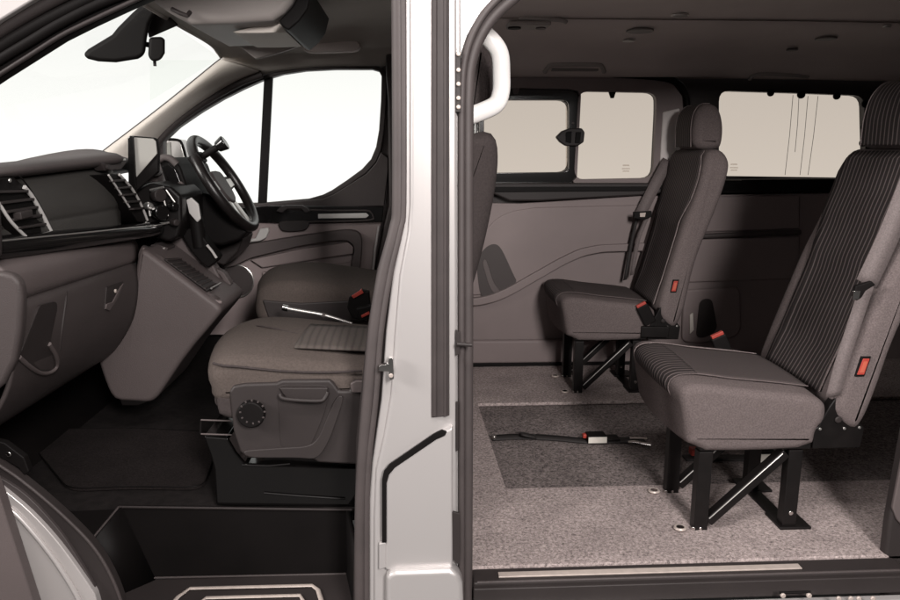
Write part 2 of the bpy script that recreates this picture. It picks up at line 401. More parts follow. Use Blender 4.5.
# inner trim of the pillar and door seals
slab('pillar_trim', [(393,-60),(393,205),(390,226),(377,270),(367,330),(361,390),(356,440),(352,640),(466,640),(466,-60)], 1.60, .05, 'plastic_dark', van, bevel=.01)
fs = tube('door_seal', [P(*p,1.553) for p in ((398,-60),(399,60),(399,200),(396,228),(384,274),(375,330),(369,395),(364,455),(361,520),(361,640))], .0165, 'rubber_mid', van, n=12, smooth=4, flat=.9)
tube('seal_lip', [P(*p,1.538) for p in ((403,-60),(404,60),(404,202),(401,229),(390,276),(381,332),(376,398),(369,462),(367,520),(367,640))], .0065, 'rubber_mid', fs, n=8, smooth=4)
ss = tube('sliding_door_seal', [P(*p,1.545) for p in ((467,640),(467.5,400),(467.5,150),(468,92),(470,66),(477,42),(490,20),(508,2),(530,-14),(570,-30))], .0125, 'rubber_mid', van, n=12, smooth=5)
tube('seal_lip', [P(*p,1.53) for p in ((461.5,640),(461.5,400),(461.5,150),(462,92),(464,64),(471,38),(484,14),(502,-5),(526,-22))], .0075, 'rubber_mid', ss, n=8, smooth=5)
# white roof edge over the sliding door and the cab
slab('roof_edge', [(455,-60),(455,90),(460,62),(468,36),(482,12),(500,-6),(530,-24),(1000,-50),(1000,-110),(455,-110)], 1.545, .03, 'white', van, bevel=.004)

# pale D-shaped grab handle on the pillar
gh = tube('grab_handle', [P(*p,1.70) for p in ((466,24),(479,30),(492,41),(500,54),(501.5,75),(501,92),(496,104),(483,111),(466,117))], .020, 'handle_white', van, n=16, smooth=5, flat=.66, up=(0,1,0))

# ---- near front pillar, door opening
fp = slab('front_pillar', [(-330,330),(-200,228),(-60,117),(0,77),(30,58),(60,39),(90,24),(120,10),(160,-8),(160,-60),(30,-60),(46,-8),(30,2),(0,20),(-60,60),(-200,168),(-330,270)], 1.60, .04, 'black', van, bevel=.006)
for a, rr, m_ in (((-60,70,0,31,30,13,60,-3,100,-22), .013, 'plastic_dark'), ((-60,86,0,47,30,29,60,13,100,-6), .012, 'black'),
                  ((-60,97,0,59,30,41,60,23,100,3), .010, 'black'), ((-60,112,0,74,30,55,60,36,90,21), .0045, 'plastic_dark')):
    pts = [(-330,a[1]+205), (-190,a[1]+98)] + list(zip(a[::2], a[1::2]))
    if rr < .006: pts += [(120,7),(160,-11)]
    else: pts += [(150, pts[-1][1]-19)]
    tube('pillar_seal', [P(*p,1.59) for p in pts], rr, m_, fp, smooth=4)
slab('roof_skin', [(-330,150),(-330,262),(-200,160),(-60,62),(0,20),(36,-2),(120,-40),(120,-80),(20,-80)], 1.56, .02, 'white', van, bevel=.004)
# lower front of the opening
cap = [(-40,470),(0,468),(27,487),(60,516),(90,546),(108,572),(121,602),(128,640),(100,640),(97,600),(78,560),(60,533),(30,500),(0,479),(-40,455)]
up_e = [(-60,430),(0,466),(27,485),(60,513),(90,543),(108,570),(121,601),(130,640)]
lo_e = [(108,640),(99,601),(93,583),(78,558),(60,531),(30,498),(0,477),(-60,445)]
wl = slab('wheel_arch_trim', cr(L(up_e,1.57),4)+cr(L(lo_e,1.57),4), 1.57, .03, 'plastic_dark', van, bevel=.004)
tube('trim_edge', cr(L(up_e,1.568),4), .004, 'plastic_mid', wl, n=8)
slab('arch_seal', cr(L([(-60,446),(0,478),(30,499),(60,532),(78,559),(93,584),(99,602),(106,640)],1.562),4)+cr(L([(104,640),(97,601),(90,588),(60,547),(30,514),(0,488),(-60,456)],1.562),4), 1.562, .02, 'rubber_dark', van, bevel=.002)
wing = slab('front_wing', cr(L([(-1,486),(30,512),(60,545),(90,587),(97,602),(106,640)],1.55),4)+L([(46,640),(33,600),(-1,495)],1.55), 1.55, .03, 'silver', van, bevel=.003)
tube('wing_crease', [P(*p,1.547) for p in ((0,502),(18,516),(40,541),(60,568),(78,598),(95,640))], .006, 'silver', wing, smooth=4)
slab('door_edge', [(-330,262),(-200,300),(-60,400),(-20,445),(0,499),(33,601),(46,640),(-330,640)], 1.50, .03, 'plastic', van, bevel=.004)
# small latch on the left
lt = slab('hood_latch', [(-10,440),(4,443),(24,458),(29,472),(24,476),(18,468),(0,458),(-10,456)], 1.59, .02, 'black', van, bevel=.003)
cyl('latch_button', P(9,454,1.588), (0,-1,0), .006, .004, 'chrome', lt)

# ---- step well of the front door
Yr = 1.78
sw = slab('step_riser', [(118,507),(350,510),(349,540),(346,575),(153,579)], Yr, .012, 'black', van, bevel=.001)
tube('step_edge', [P(119,507,Yr-.002), P(352,510,Yr-.002)], .0035, 'plastic_dark', sw, n=8)
A, B_ = P(119,507,Yr), P(153,579,Yr)
C1, C2 = PZ(89,543,.055), PZ(118,602,-.14)
bm = bmesh.new(); add_grid(bm, [[A, B_],[C1, C2]]); sl = obj('step_side', bm, 'black', van, th=.01)
tube('step_edge', [A, C1], .0035, 'plastic_mid', sl, n=8)
tube('step_edge', [A, B_], .0022, 'plastic_dark', sl, n=8)
tube('step_edge', [C1, C2], .003, 'plastic_dark', sl, n=8)
zs = B_.z
bm = bmesh.new(); add_slab(bm, [Vector((-1.1,1.45,zs)), Vector((-.1,1.45,zs)), Vector((-.1,Yr+.0,zs)), Vector((-1.1,Yr,zs))], (0,0,-.02))
tr = obj('step_tread', bm, 'plastic_dark', van, bevel=.002)
tube('step_edge', [P(153,578,Yr-.004), P(346,574,Yr-.004)], .003, 'plastic_mid', tr, n=8)
for q in (((172,604),(178,597),(190,588.5),(312,585.5),(318,590),(323,606)), ((196,606),(206,598),(300,595.5),(306,606))):
    tube('kick_strip', [PZ(a, b, zs+.004) for a, b in q], .006, 'steel', tr, n=8, flat=.5)
bm = bmesh.new(); add_grid(bm, [[P(350,510,Yr), P(350,580,Yr)],[PZ(362,560,.05), PZ(362,640,-.15)]]); obj('step_side', bm, 'black', van, th=.01)
# dark filler between step side and opening
bm = bmesh.new(); add_slab(bm, [Vector((-1.7,1.60,.05)), Vector((C1.x,1.60,.05)), C1, A+Vector((0,0,-.006)), Vector((-1.7,1.78,.058))], (0,0,-.03))
obj('footwell_side', bm, 'black', van)

# ---- sill of the sliding door
X0s, X1s = P(472,570,1.57).x, 1.185
bm = bmesh.new(); add_box(bm, (X0s,1.538,-.06), (X1s,1.598,-.004)); st_ = obj('door_sill', bm, 'plastic_dark', van, bevel=.006)
q0, q1 = PZ(498,573,-.002), PZ(800,566,-.002)
box('metal_strip', (q0.x,1.556,-.006), (q1.x,1.576,-.001), 'steel', st_, .001)
tube('sill_edge', [Vector((X0s+.01,1.542,-.006)), Vector((X1s-.02,1.542,-.006))], .004, 'plastic_mid', st_, n=8)
box('sill_face', (X0s,1.525,-.0555), (X1s,1.5375,-.012), 'plastic_dark', van, .003)
sp_ = box('sill_panel', (X0s,1.50,-.3), (X1s+.1,1.5235,-.0575), 'white', van, .004)
box('track_plate', (X1s-.30,1.47,-.3), (X1s+.1,1.499,-.085), 'black', van, .003)
for px in (782, 808): cyl('track_roller', P(px,594.5,1.495), (0,-1,0), .006, .008, 'steel', sp_)
tube('track_link', [P(780,593,1.494), P(810,592,1.494)], .003, 'black', sp_, n=8)
for px in (838,850,858,872): cyl('track_bolt', P(px,598,1.468), (0,-1,0), .006, .006, 'steel', sp_)

# ---- rear pillar trim at the right of the opening
rp = slab('rear_pillar', [(912,400),(903,450),(890,520),(885,562),(886,640),(1060,640),(1060,-60),(980,-60),(960,100),(945,300)], 1.60, .03, 'plastic_dark', van, bevel=.008)
slab('pillar_cover', [(908,430),(893,508),(897,520),(909,533),(980,533),(980,400)], 1.592, .01, 'plastic', rp, bevel=.003)
bm = bmesh.new(); add_box(bm, (1.26,1.56,-.3), (3.25,1.60,1.46)); obj('side_panel', bm, 'plastic_dark', van)
bm = bmesh.new(); add_box(bm, (3.21,1.6,-.1), (3.25,3.4,1.46)); obj('tailgate', bm, 'plastic_dark', van)

# ---- far side of the load area
YF = 3.32
w1 = [(484,100),(569,100),(569,172),(484,173)]
w2 = [(578.5,91),(656,92.5),(656.5,108),(653,178),(574,179.5)]
w3 = [(719,90.5),(800,93),(864,95.5),(866,178),(719,176)]
sw_ = slab('side_wall', [(415,60),(470,70),(660,72),(1010,70),(1010,420),(415,400)], YF+.012, .04, 'plastic_dark', van, bevel=.0, holes=[w1, w2, w3], hrnd=1.6)
# roof rail trim panel
slab('window_surround', [(470,75),(520,75),(600,76),(655,79),(673,84),(682,96),(684,120),(682,150),(676,168),(668,181),(640,184),(575,184),(573,181),(577,177),(581,97),(578,91),(570,89),(470,87)], YF-.012, .022, 'trim_grey', van, bevel=.006, holes=[w2], hrnd=1.6)
slab('pillar_cover', [(663,112),(680,108),(681,150),(675,168),(667,181),(655,181),(660,165)], YF-.02, .012, 'cover', van, bevel=.008)
ws = tube('panel_seal', [P(*p,YF-.02) for p in ((465,73),(520,73),(600,74),(655,77),(676,82),(685,93),(688,115),(686,150),(682,190))], .014, 'black', van, smooth=4)
# front sliding window
win = slab('side_window', [(470,88),(571,89.5),(577,93),(578,100),(576,176),(570,183),(470,185)], YF-.008, .02, 'gloss', van, bevel=.003, holes=[w1], hrnd=1)
slab('window_glass', [(480,96),(572,96),(572,177),(480,178)], YF+.03, .004, 'tint', win, bevel=0)
lk = slab('window_catch', [(556,137),(562,131),(570,128),(582,128),(585,132),(584,142),(578,146),(566,146),(560,142)], YF-.035, .03, 'plastic_dark', win, bevel=.006)
slab('catch_lever', [(566,132),(572,131),(571,143),(566,142)], YF-.042, .01, 'black', lk, bevel=.002)
slab('catch_lever', [(576,132),(581,132),(580,143),(575,143)], YF-.042, .01, 'black', lk, bevel=.002)
cyl('catch_bolt', P(573,123,YF-.009), (0,-1,0), .006, .004, 'plastic', win)
slab('window_clip', [(512,88),(520,88),(518,94),(514,94)], YF-.016, .01, 'plastic', win, bevel=.001)
w_2 = slab('side_window', [(566,84),(664,86),(664,184),(566,184)], YF+.03, .004, 'tint', van, bevel=0)
slab('window_clip', [(608,89),(617,89),(614,98),(611,98)], YF+.0, .012, 'black', w_2, bevel=.001)
w_3 = slab('side_window', [(712,84),(872,88),(872,184),(712,184)], YF+.03, .004, 'tint', van, bevel=0)
for x, y, r_ in ((770,93,.015),(800.5,94.5,.018),(836,96,.016)):
    cyl('window_clip', P(x,y,YF+.01), (0,-1,0), r_, .012, 'black', w_3)
for x, y in ((864,104),(863,127),(862,143)): cyl('window_clip', P(x,y,YF+.01), (0,-1,0), .016, .012, 'black', w_3)
for a, b in (((793,95),(785,175)),((799,95),(795,152)),((808,96),(800,175)),((818,96),(808,175))):
    tube('heater_wire', [P(*a,YF+.024), P((a[0]+b[0])/2+.6,(a[1]+b[1])/2,YF+.024), P(*b,YF+.024)], .0011, 'plastic_mid', w_3, n=6)
def etched(cx, cy_, par):
    e = slab('etched_mark', [(cx-3,cy_-4.5),(cx+3,cy_-4.5),(cx+3.5,cy_-3),(cx-3.5,cy_-3)], YF+.026, .001, 'ink_dark', par, bevel=0)
    for k in (0, 2.5): slab('etched_mark', [(cx-4+k*.3,cy_-1+k),(cx+4-k*.3,cy_-1+k),(cx+4-k*.3,cy_+.2+k),(cx-4+k*.3,cy_+.2+k)], YF+.026, .001, 'ink_dark', par, bevel=0)
etched(626,169,w_2); etched(734,168,w_3)
# belt rail
slab('belt_rail', [(470,183),(660,183),(668,182),(664,193),(650,195),(540,201),(510,201),(494,194),(470,190)], YF-.05, .06, 'plastic_dark', van, bevel=.008)
slab('belt_ledge', [(470,187),(650,186.5),(664,185),(662,189),(640,191),(500,192),(470,192)], YF-.058, .01, 'black', van, bevel=.002)
# door-like side trim
tp = slab('side_trim', [(418,202),(520,203.5),(545,202),(640,196),(650,196),(1000,190),(1000,400),(418,400)], YF-.03, .04, 'trim_grey', van, bevel=.004)
slab('trim_panel', [(455,262),(470,250),(487,229),(497,218),(512,211),(535,207.5),(640,205),(652,205),(650,244),(600,246),(580,250),(560,259),(505,290),(490,294),(455,297)], YF-.042, .014, 'trim_grey', tp, bevel=.006, rnd=1)
slab('trim_ledge', [(455,299),(476,298.5),(492,295),(508,288),(560,258.5),(580,249),(600,245),(650,243),(650,251),(604,252),(584,256),(566,264),(512,295),(496,302),(478,306),(455,306)], YF-.062, .034, 'trim_grey', tp, bevel=.009, rnd=1)
slab('trim_pocket', [(476,262),(484,248),(494,243),(501,247),(514,276),(518,283),(497,293),(490,296),(480,298)], YF-.0435, .004, 'plastic_mid', tp, bevel=.001, rnd=2)
slab('pocket_rim', [(482,262),(486,258),(494,284),(501,291),(494,294),(489,286)], YF-.047, .005, 'plastic', tp, bevel=.002, rnd=1)
slab('lower_trim', [(440,341),(560,340),(660,338),(662,362),(440,364.5)], YF-.055, .03, 'trim_grey', tp, bevel=.012)
slab('floor_gap', [(440,364),(662,361.5),(662,368),(440,371)], YF-.06, .02, 'black', tp, bevel=.002)
# rear quarter trim, behind the far seat
qp = slab('quarter_trim', [(676,180),(880,178),(1000,178),(1000,190),(676,194)], YF-.05, .06, 'black', van, bevel=.006)
slab('speaker_grille', [(716,182),(722,180),(742,180),(745,189),(742,191),(718,192)], YF-.056, .01, 'gloss', qp, bevel=.002)
for q in ([(688,197),(800,195),(800,229),(686,233)], [(684,240),(800,236),(800,279),(680,283)]):
    slab('trim_inset', q, YF-.045, .018, 'trim_grey', qp, bevel=.008)
tube('trim_ridge', [P(680,237,YF-.05), P(800,232,YF-.05)], .012, 'plastic_mid', qp)
slab('trim_inset', [(684,290),(740,287),(742,330),(735,338),(700,344),(682,342)], YF-.05, .02, 'trim_grey', qp, bevel=.01, rnd=1)
slab('cup_recess', [(700,300),(712,298),(718,330),(706,338),(696,338)], YF-.056, .008, 'plastic_dark', qp, bevel=.003, rnd=1)
slab('cup_rim', [(690,315),(693,313),(694,330),(690,334)], YF-.058, .008, 'beige', qp, bevel=.001)
# ---- rear headliner
rows = []
for (y, z) in ((1.58,1.39),(1.66,1.44),(1.9,1.462),(2.4,1.466),(2.7,1.452),(2.72,1.44),(2.95,1.415),(3.1,1.375),(3.2,1.325),(3.30,1.302)):
    rows.append([Vector((x, y, z - .012*max(0,x-1.4))) for x in (.16,.4,.7,1.1,1.5,2.2,3.2)])
rh = grid('rear_headliner', rows, 'headliner_rear', van, th=.02, sm=3, off=1)
for Y, X, s in ((2.45,.47,.9),(2.2,.62,1),):
    pass
from mathutils.bvhtree import BVHTree
def caster(o):
    b0 = rootloc(o); return BVHTree.FromPolygons([v.co+b0 for v in o.data.vertices], [tuple(p.vertices) for p in o.data.polygons])
_cb = caster(rh)
def ceil_pt(px, py):
    # point on the headliner seen at a pixel
    d = Vector(ray(px, py)).normalized(); h = _cb.ray_cast(Vector((0,0,H)), d)[0]
    return h - Vector((0,0,.003))
for pts, r_ in ((((545,71),(549,65),(556,63.5),(596,63.5),(602,66),(604,71)), .006), (((515,24),(520,18),(530,17),(560,19),(566,21)), .005), (((750,78),(758,73),(790,74),(808,76)), .006)):
    t_ = tube('ceiling_handle', [ceil_pt(*p) for p in pts], r_*1.6, 'ceil_grey', rh, n=8, smooth=3)
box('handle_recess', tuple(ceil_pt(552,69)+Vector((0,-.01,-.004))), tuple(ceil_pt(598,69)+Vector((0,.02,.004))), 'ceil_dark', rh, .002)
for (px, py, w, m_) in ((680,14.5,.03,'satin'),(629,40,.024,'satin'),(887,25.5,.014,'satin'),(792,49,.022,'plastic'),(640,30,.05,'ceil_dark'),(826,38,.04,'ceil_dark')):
    c = ceil_pt(px, py); cyl('ceiling_lamp', c+Vector((0,0,.004)), (0,0,-1), w, .007, m_, rh, .002)
v_ = ceil_pt(527,23); 
bm = bmesh.new(); add_box(bm, (v_.x-.07,v_.y-.05,v_.z-.012), (v_.x+.08,v_.y+.06,v_.z+.004)); lv = obj('ceiling_vent', bm, 'ceil_grey', rh, bevel=.008)
cyl('vent_nozzle', (v_.x-.045,v_.y,v_.z-.011), (0,0,-1), .024, .006, 'black', lv)
cyl('vent_nozzle', (v_.x+.05,v_.y,v_.z-.011), (0,0,-1), .018, .006, 'plastic', lv)

# ---- far door (driver's side) and cab shell
YD = 3.24
gl = [(163,141),(178,127),(200,112),(222,99),(243,88.5),(262,80),(282,74),(305,70.5),(335,69),(372,69),(379,71),(381.5,76),(381,100),(379,130),(376,147),(371,159),(362,169),(347,180),(332,190),(322,195),(308,199),(262,203),(163,205)]
dd = slab('driver_door', [(140,150),(150,134),(178,110),(215,85),(250,72),(285,64),(335,60),(400,60),(404,100),(402,240),(398,330),(150,330)], YD+.02, .05, 'plastic', van, bevel=0, holes=[gl])
rim = [(158,143),(175,124),(198,107.5),(221,94),(242,83.5),(261,75.5),(281,70),(304,66.5),(335,65),(374,65),(383,67),(387,75),(386,103),(384,132),(381,150),(376,162),(366,173),(350,184),(334,194),(322,199),(308,203),(262,207),(158,209)]
slab('window_seal', rim, YD-.004, .03, 'rubber_dark', dd, bevel=.004, holes=[gl])
slab('window_divider', [(264,76),(272.5,74),(266,206),(257.5,206)], YD-.002, .025, 'black', dd, bevel=.003)
slab('window_glass', [(150,60),(395,60),(395,212),(150,212)], YD+.04, .004, 'glass', dd, bevel=0)
slab('corner_trim', [(322,199),(334,194),(350,184),(366,174),(376,163),(381,152),(388,158),(388,172),(384,206),(330,207),(250,209),(250,206)], YD-.02, .025, 'plastic_mid', dd, bevel=.004)
tpan = slab('door_trim', [(200,212),(383,209),(381,225),(374,262),(369,300),(365,335),(180,335),(190,262)], YD-.03, .04, 'door_lit', dd, bevel=.004)
slab('trim_band', [(238,208),(270,206),(290,205.5),(384,207),(382,222),(300,224),(240,222)], YD-.05, .03, 'gloss', dd, bevel=.004)
slab('silver_inlay', [(318,214),(366,213),(369,215.5),(366,218),(318,218.5)], YD-.056, .01, 'trim_bright', dd, bevel=.002)
tube('band_rim', [P(*p,YD-.053) for p in ((285,209),(330,210.5),(365,210.5),(371,212.5),(373,216),(370,220),(330,221.5),(285,222))], .004, 'plastic_mid', dd, smooth=3, n=8)
ph = slab('pull_cup', [(276,211),(281,206.5),(286,205.5),(302,205.5),(307,208),(310,212),(305,213),(301,209),(287,209),(282,213)], YD-.075, .03, 'plastic_dark', dd, bevel=.003)
slab('pull_pocket', [(278,221),(309,220),(309,227),(304,231),(284,232),(279,228)], YD-.06, .02, 'plastic_dark', dd, bevel=.004, rnd=1)
hd = slab('door_handle', [(243,240),(255,238.5),(260,228.5),(268,227.5),(269,231),(266,238),(260,241),(246,243)], YD-.07, .02, 'trim_bright', dd, bevel=.005)
slab('handle_recess', [(231,233),(240,229),(244,236),(242,243),(234,243)], YD-.045, .018, 'black', dd, bevel=.003)
slab('lock_button', [(233,234),(240,232),(242,238),(236,241)], YD-.048, .01, 'satin', dd, bevel=.002)
slab('armrest', [(205,258),(240,246),(300,236),(345,230),(356,231),(361,236),(362,246),(359,275),(352,290),(346,290),(352,262),(355,248),(350,241),(340,240),(300,246),(250,258),(235,266),(205,272)], YD-.085, .06, 'plastic', dd, bevel=.012, rnd=1)
slab('armrest_pad', [(250,260),(300,249),(348,242),(354,247),(353,254),(300,262),(262,268)], YD-.06, .03, 'door_lit', dd, bevel=.006)
slab('door_pocket', [(262,272),(310,268),(352,262),(350,275),(330,282),(300,276),(270,282),(262,285)], YD-.055, .02, 'door_lit', dd, bevel=.006)
cyl('speaker', P(237,281,YD-.03), (0,-1,0), .075, .02, 'plastic_mid', dd, .006, n=40)
bm = bmesh.new(); add_tube(bm, [P(237,281,YD-.052)+Vector((math.cos(a)*.071,0,math.sin(a)*.071)) for a in [2*math.pi*i/40 for i in range(40)]], .0035, 8, closed=True, up=(0,1,0)); obj('speaker_ring', bm, 'satin', dd)
tube('door_edge', [P(379,226,YD-.06), P(375,250,YD-.06), P(372,282,YD-.06)], .006, 'white', dd, n=8)
# far body pillar and front pillar
fpil = slab('body_pillar', [(386,40),(440,40),(440,330),(366,330),(371,290),(377,262),(384,225),(389,205),(388,100),(386,75)], YD-.05, .06, 'plastic_mid', van, bevel=.01)
pts_up = [(86,166),(105,150),(130,131),(160,108),(190,84),(212,66),(221,59)]
pts_lo = [(140,172),(154,150),(168,132),(190,113),(215,96),(240,82),(262,73)]
rowA = [P(a,b,3.13) for a, b in pts_up]; rowD = [P(a,b,YD-.005) for a, b in pts_lo]
rowB = [a.lerp(d,.3)+Vector((0,-.045,0)) for a, d in zip(rowA,rowD)]; rowC = [a.lerp(d,.75)+Vector((0,-.05,0)) for a, d in zip(rowA,rowD)]
rowZ = [a+Vector((-.01,.03,0)) for a in rowA]
fap = grid('windscreen_pillar', [rowZ,rowA,rowB,rowC,rowD], 'beige', van, th=.01, sm=4)
tube('pillar_seal', [P(a,b,3.135) for a, b in pts_up], .005, 'rubber_dark', fap, smooth=4, n=8)
tube('pillar_seal', [P(a,b,YD-.02) for a, b in ((136,182),(146,162),(160,140),(178,121),(200,105),(222,92),(243,81),(262,74))], .016, 'rubber_dark', fap, smooth=4, n=8)

# cab headliner
hdr = [(1.62,60,-42),(1.9,112,-20),(2.1,138,0),(2.35,160,14),(2.6,182,27),(2.85,203,39),(3.0,214,47),(3.10,221,57)]
cab = []
for (Y, px, py) in hdr:
    p = P(px, py, Y)
    zc_ = 1.46 if Y < 2.9 else 1.44 if Y < 3.05 else 1.40
    row = [p+Vector((-.02,0,.02)), p, p+Vector((.06,0,.015))]
    for x in (-.45,-.2,.05,.3): row.append(Vector((x, Y, p.z + (zc_-p.z)*min(1,(x-p.x)/.5))))
    cab.append(row)
e = []
for x in (-.83,-.815,-.72,-.45,-.2,.05,.3):
    e.append(Vector((x, YD-.012, 1.31 + .03*min(1,(x+.83)/.45))))
cab.append([P(222,58,YD-.06), P(236,60,YD-.06), P(262,59,YD-.06), P(312,54,YD-.06), P(360,52,YD-.06), P(410,51,YD-.06), P(450,50,YD-.06)])
e = [P(218,76,YD-.012), P(234,80,YD-.012), P(262,74,YD-.012), P(312,67,YD-.012), P(360,66,YD-.012), P(410,66,YD-.012), P(450,66,YD-.012)]
cab.append(e)
ch_ = grid('cab_headliner', cab, 'headliner', van, th=.015, sm=3, off=1)
tube('headliner_edge', [r[1] for r in cab[:-2]], .007, 'headliner', ch_, smooth=4, n=8)
hr = slab('ceiling_handle', [(302,44),(308,41),(350,39),(358,41),(361,47),(356,51),(312,52.5),(304,51)], 3.06, .05, 'headliner_rear', van, bevel=.01, rnd=1)
# windscreen
bm = bmesh.new()
wsr = [[P(60,-42,1.62)+Vector((-.02,0,0)), P(138,0,2.1)+Vector((-.02,0,0)), P(182,27,2.6)+Vector((-.02,0,0)), P(222,57,3.13)+Vector((-.01,0,0))],
       [Vector((-1.75,1.62,.93)), Vector((-1.85,2.1,.93)), Vector((-1.85,2.6,.93)), Vector((-1.55,3.2,.93))]]
add_grid(bm, wsr); obj('windscreen', bm, 'glass', van, th=.004)
# overhead shelf and lamp
ov = slab('overhead_shelf', [(120,-60),(140,-14),(152,1),(168,12),(190,24),(232,23),(272,20),(284,12),(292,2),(300,-20),(305,-60)], 2.12, .45, 'ceil_grey', van, bevel=.02, seg=4)
slab('shelf_end', [(278,21),(292,6),(303,-14),(312,-10),(307.5,9),(299,21),(288,30.5),(283,27)], 2.10, .42, 'black', ov, bevel=.006)
slab('shelf_edge', [(232,31.5),(276,20.8),(282,25),(287,32),(260,33),(236,33)], 2.2, .3, 'beige', ov, bevel=.004)
tube('shelf_clip', [P(172,9,2.115), P(180,13,2.10), P(187,15.5,2.10), P(190,12,2.115)], .006, 'plastic_mid', ov, n=8)
lm = slab('roof_lamp', [(192,25.5),(222,23.5),(231,28),(232,34),(226,36),(208,34.5)], 2.42, .12, 'beige', van, bevel=.006)
for (a, b) in ((203,27.5),(212,30),(223,33.5),(219,27.5)): cyl('lamp_switch', P(a,b,2.419), (0,-1,0), .008, .006, 'plastic_dark' if a == 219 else 'white_label', lm)
# door mirror seen through the far window
wm = slab('door_mirror', [(163,141),(168,138.5),(178,139.5),(182,143),(186,158),(192,186),(190,196),(172,200),(164,180)], 3.42, .14, 'white', van, bevel=.012, label='outside mirror seen through the far front window')
tube('mirror_rim', [P(*p,3.418) for p in ((166,139),(178,140),(182,144),(186,158),(191,184))], .006, 'black', wm, smooth=3, n=8)
slab('mirror_glass', [(164,144),(170,142),(171,158),(170,162),(164,162)], 3.415, .006, 'screen', wm, bevel=.001)
bm = bmesh.new(); add_box(bm, (-1.7,3.27,.0), (.09,3.31,.62)); obj('inner_sill', bm, 'black', van)
# floor level bulkhead / toe board
bm = bmesh.new(); add_grid(bm, [[Vector((-1.15,1.6,.05)),Vector((-1.15,3.3,.05))],[Vector((-1.5,1.6,.3)),Vector((-1.5,3.3,.3))],[Vector((-1.6,1.6,.9)),Vector((-1.6,3.3,.9))]])
obj('bulkhead', bm, 'black', van, th=.02)
bm = bmesh.new(); add_box(bm, (-1.7,1.60,.2), (-1.12,1.63,.92)); obj('cowl_side', bm, 'plastic_dark', van)

# ================================================================== DASHBOARD
dash = thing('dashboard', 'dark grey dashboard with air vents, glovebox and sloping centre console', 'dashboard', (-1.0,2.3,.1))
Ys = [1.62,1.7,1.85,2.0,2.15,2.33,2.45]
def xt(Y): return -.955+.186*(min(Y,2.33)-1.7)
def xtp(Y):
    k = min(1, max(0, (Y-2.2)/.2)); return xt(min(Y,2.2)) - .13*k*k*(3-2*k)
def xl(Y): return -.889+.018*(Y-1.7)/.63
Yl = [1.62,1.68,1.85,2.0,2.15,2.34]
def drows(prof, ys=Ys, fx_=None):
    fx_ = fx_ or xt; out = []
    for dx, z0, z1 in prof:
        out.append([Vector((fx_(y)+dx-.12*max(0,y-2.45), y, z0+(z1-z0)*(min(y,2.4)-1.7)/.63-.10*max(0,y-2.45))) for y in ys])
    return out
# top pad (z near, z centre)
top_pts = [(0,166),(22,162.5),(45,158),(62,153),(80,151.5),(110,152.5),(131,155)]
grid('dash_top', drows([(-.75,.80,.82),(-.3,.915,.94),(-.10,.950,.982),(-.01,.953,.988),(.018,.944,.978),(.02,.935,.968),(.005,.925,.957),(-.03,.918,.95)], [1.62,1.7,1.85,2.0,2.12,2.2,2.26,2.33,2.42,2.8,3.2], xtp), 'pad', dash, th=.01, sm=3)
fc = grid('dash_panel', drows([(-.03,.925,.95),(-.012,.90,.935),(.0,.86,.90),(.003,.82,.84),(-.002,.81,.825),(0.0,.80,.81),(-.002,.76,.755),(-.008,.745,.735)], [1.62,1.7,1.85,2.0,2.12,2.24,2.34], xtp), 'dash_face', dash, th=.01, sm=2)
tr_ = grid('dash_trim', drows([(-.012,.797,.767),(.012,.80,.768),(.030,.787,.757),(.034,.766,.742),(.022,.747,.726),(-.01,.741,.720)], [1.62,1.7,1.85,2.0,2.15,2.30,2.40]), 'gloss', dash, th=.008, sm=3)
tube('trim_highlight', [Vector((xt(y)+.0305,y,.789-.030*(y-1.7)/.63)) for y in Ys], .0022, 'satin', tr_, n=6)
gb = grid('glovebox_lip', drows([(-.08,.748,.728),(-.02,.741,.722),(-.002,.724,.706),(.002,.70,.68),(-.002,.668,.652),(-.015,.652,.64)], Yl, xl), 'plastic', dash, th=.008, sm=3)
gd = grid('glovebox', drows([(-.03,.650,.640),(-.012,.642,.634),(-.008,.60,.60),(-.01,.55,.55),(-.03,.47,.47),(-.07,.40,.40),(-.12,.345,.345),(-.2,.32,.32),(-.5,.31,.31)], Yl, xl), 'plastic_mid', dash, th=.008, sm=3)
box('dash_core', (-1.55,1.66,.36), (-1.02,3.2,.86), 'black', dash, .01)
bm = bmesh.new(); add_slab(bm, [PX(a,b,-.90) for a, b in ((122,196),(150,190),(172,225),(165,246),(128,250))], (-.05,0,0)); obj('stack_base', bm, 'black', dash, bevel=.004)
# glovebox pocket and handle
def onx(pts, X): return [PX(a, b, X) for a, b in pts]
_bv = caster(gd)
def dpt(px, py, off=.003):
    d = Vector(ray(px, py)).normalized(); h = _bv.ray_cast(Vector((0,0,H)), d)[0]
    return h - d*(off+.03) if h is not None else PX(px, py, -.9)
def ond(pts, off=.003): return [dpt(a, b, off) for a, b in pts]
bm = bmesh.new(); add_slab(bm, rpoly(ond([(40,305),(56,301),(58,306),(50,344),(57,357),(57,366),(50,373),(40,373),(28,366),(19,357),(24,345)], .001), .012, 4), (-.03,0,0)); pk = obj('glovebox_pocket', bm, 'plastic_dark', gd, bevel=.001)
tube('pocket_rim', ond([(19,357),(29,366),(40,373),(50,372.5),(57,366),(56,356),(49,344)], .003), .0055, 'plastic', pk, smooth=4, n=8)
bm = bmesh.new(); add_slab(bm, ond([(107,287),(124,281.5),(119,297),(110,311),(105,308)], .001), (-.03,0,0)); h_ = obj('glovebox_handle', bm, 'plastic_dark', gd, bevel=.001)
bm = bmesh.new(); add_slab(bm, ond([(107,304),(113,302),(121,287),(124,283),(118,299),(110,311),(106,309)], .008), (-.014,0,0)); obj('handle_lever', bm, 'plastic', h_, bevel=.002)
cyl('handle_lock', dpt(114.5,291,.003), (1,0,0), .006, .006, 'steel', h_)
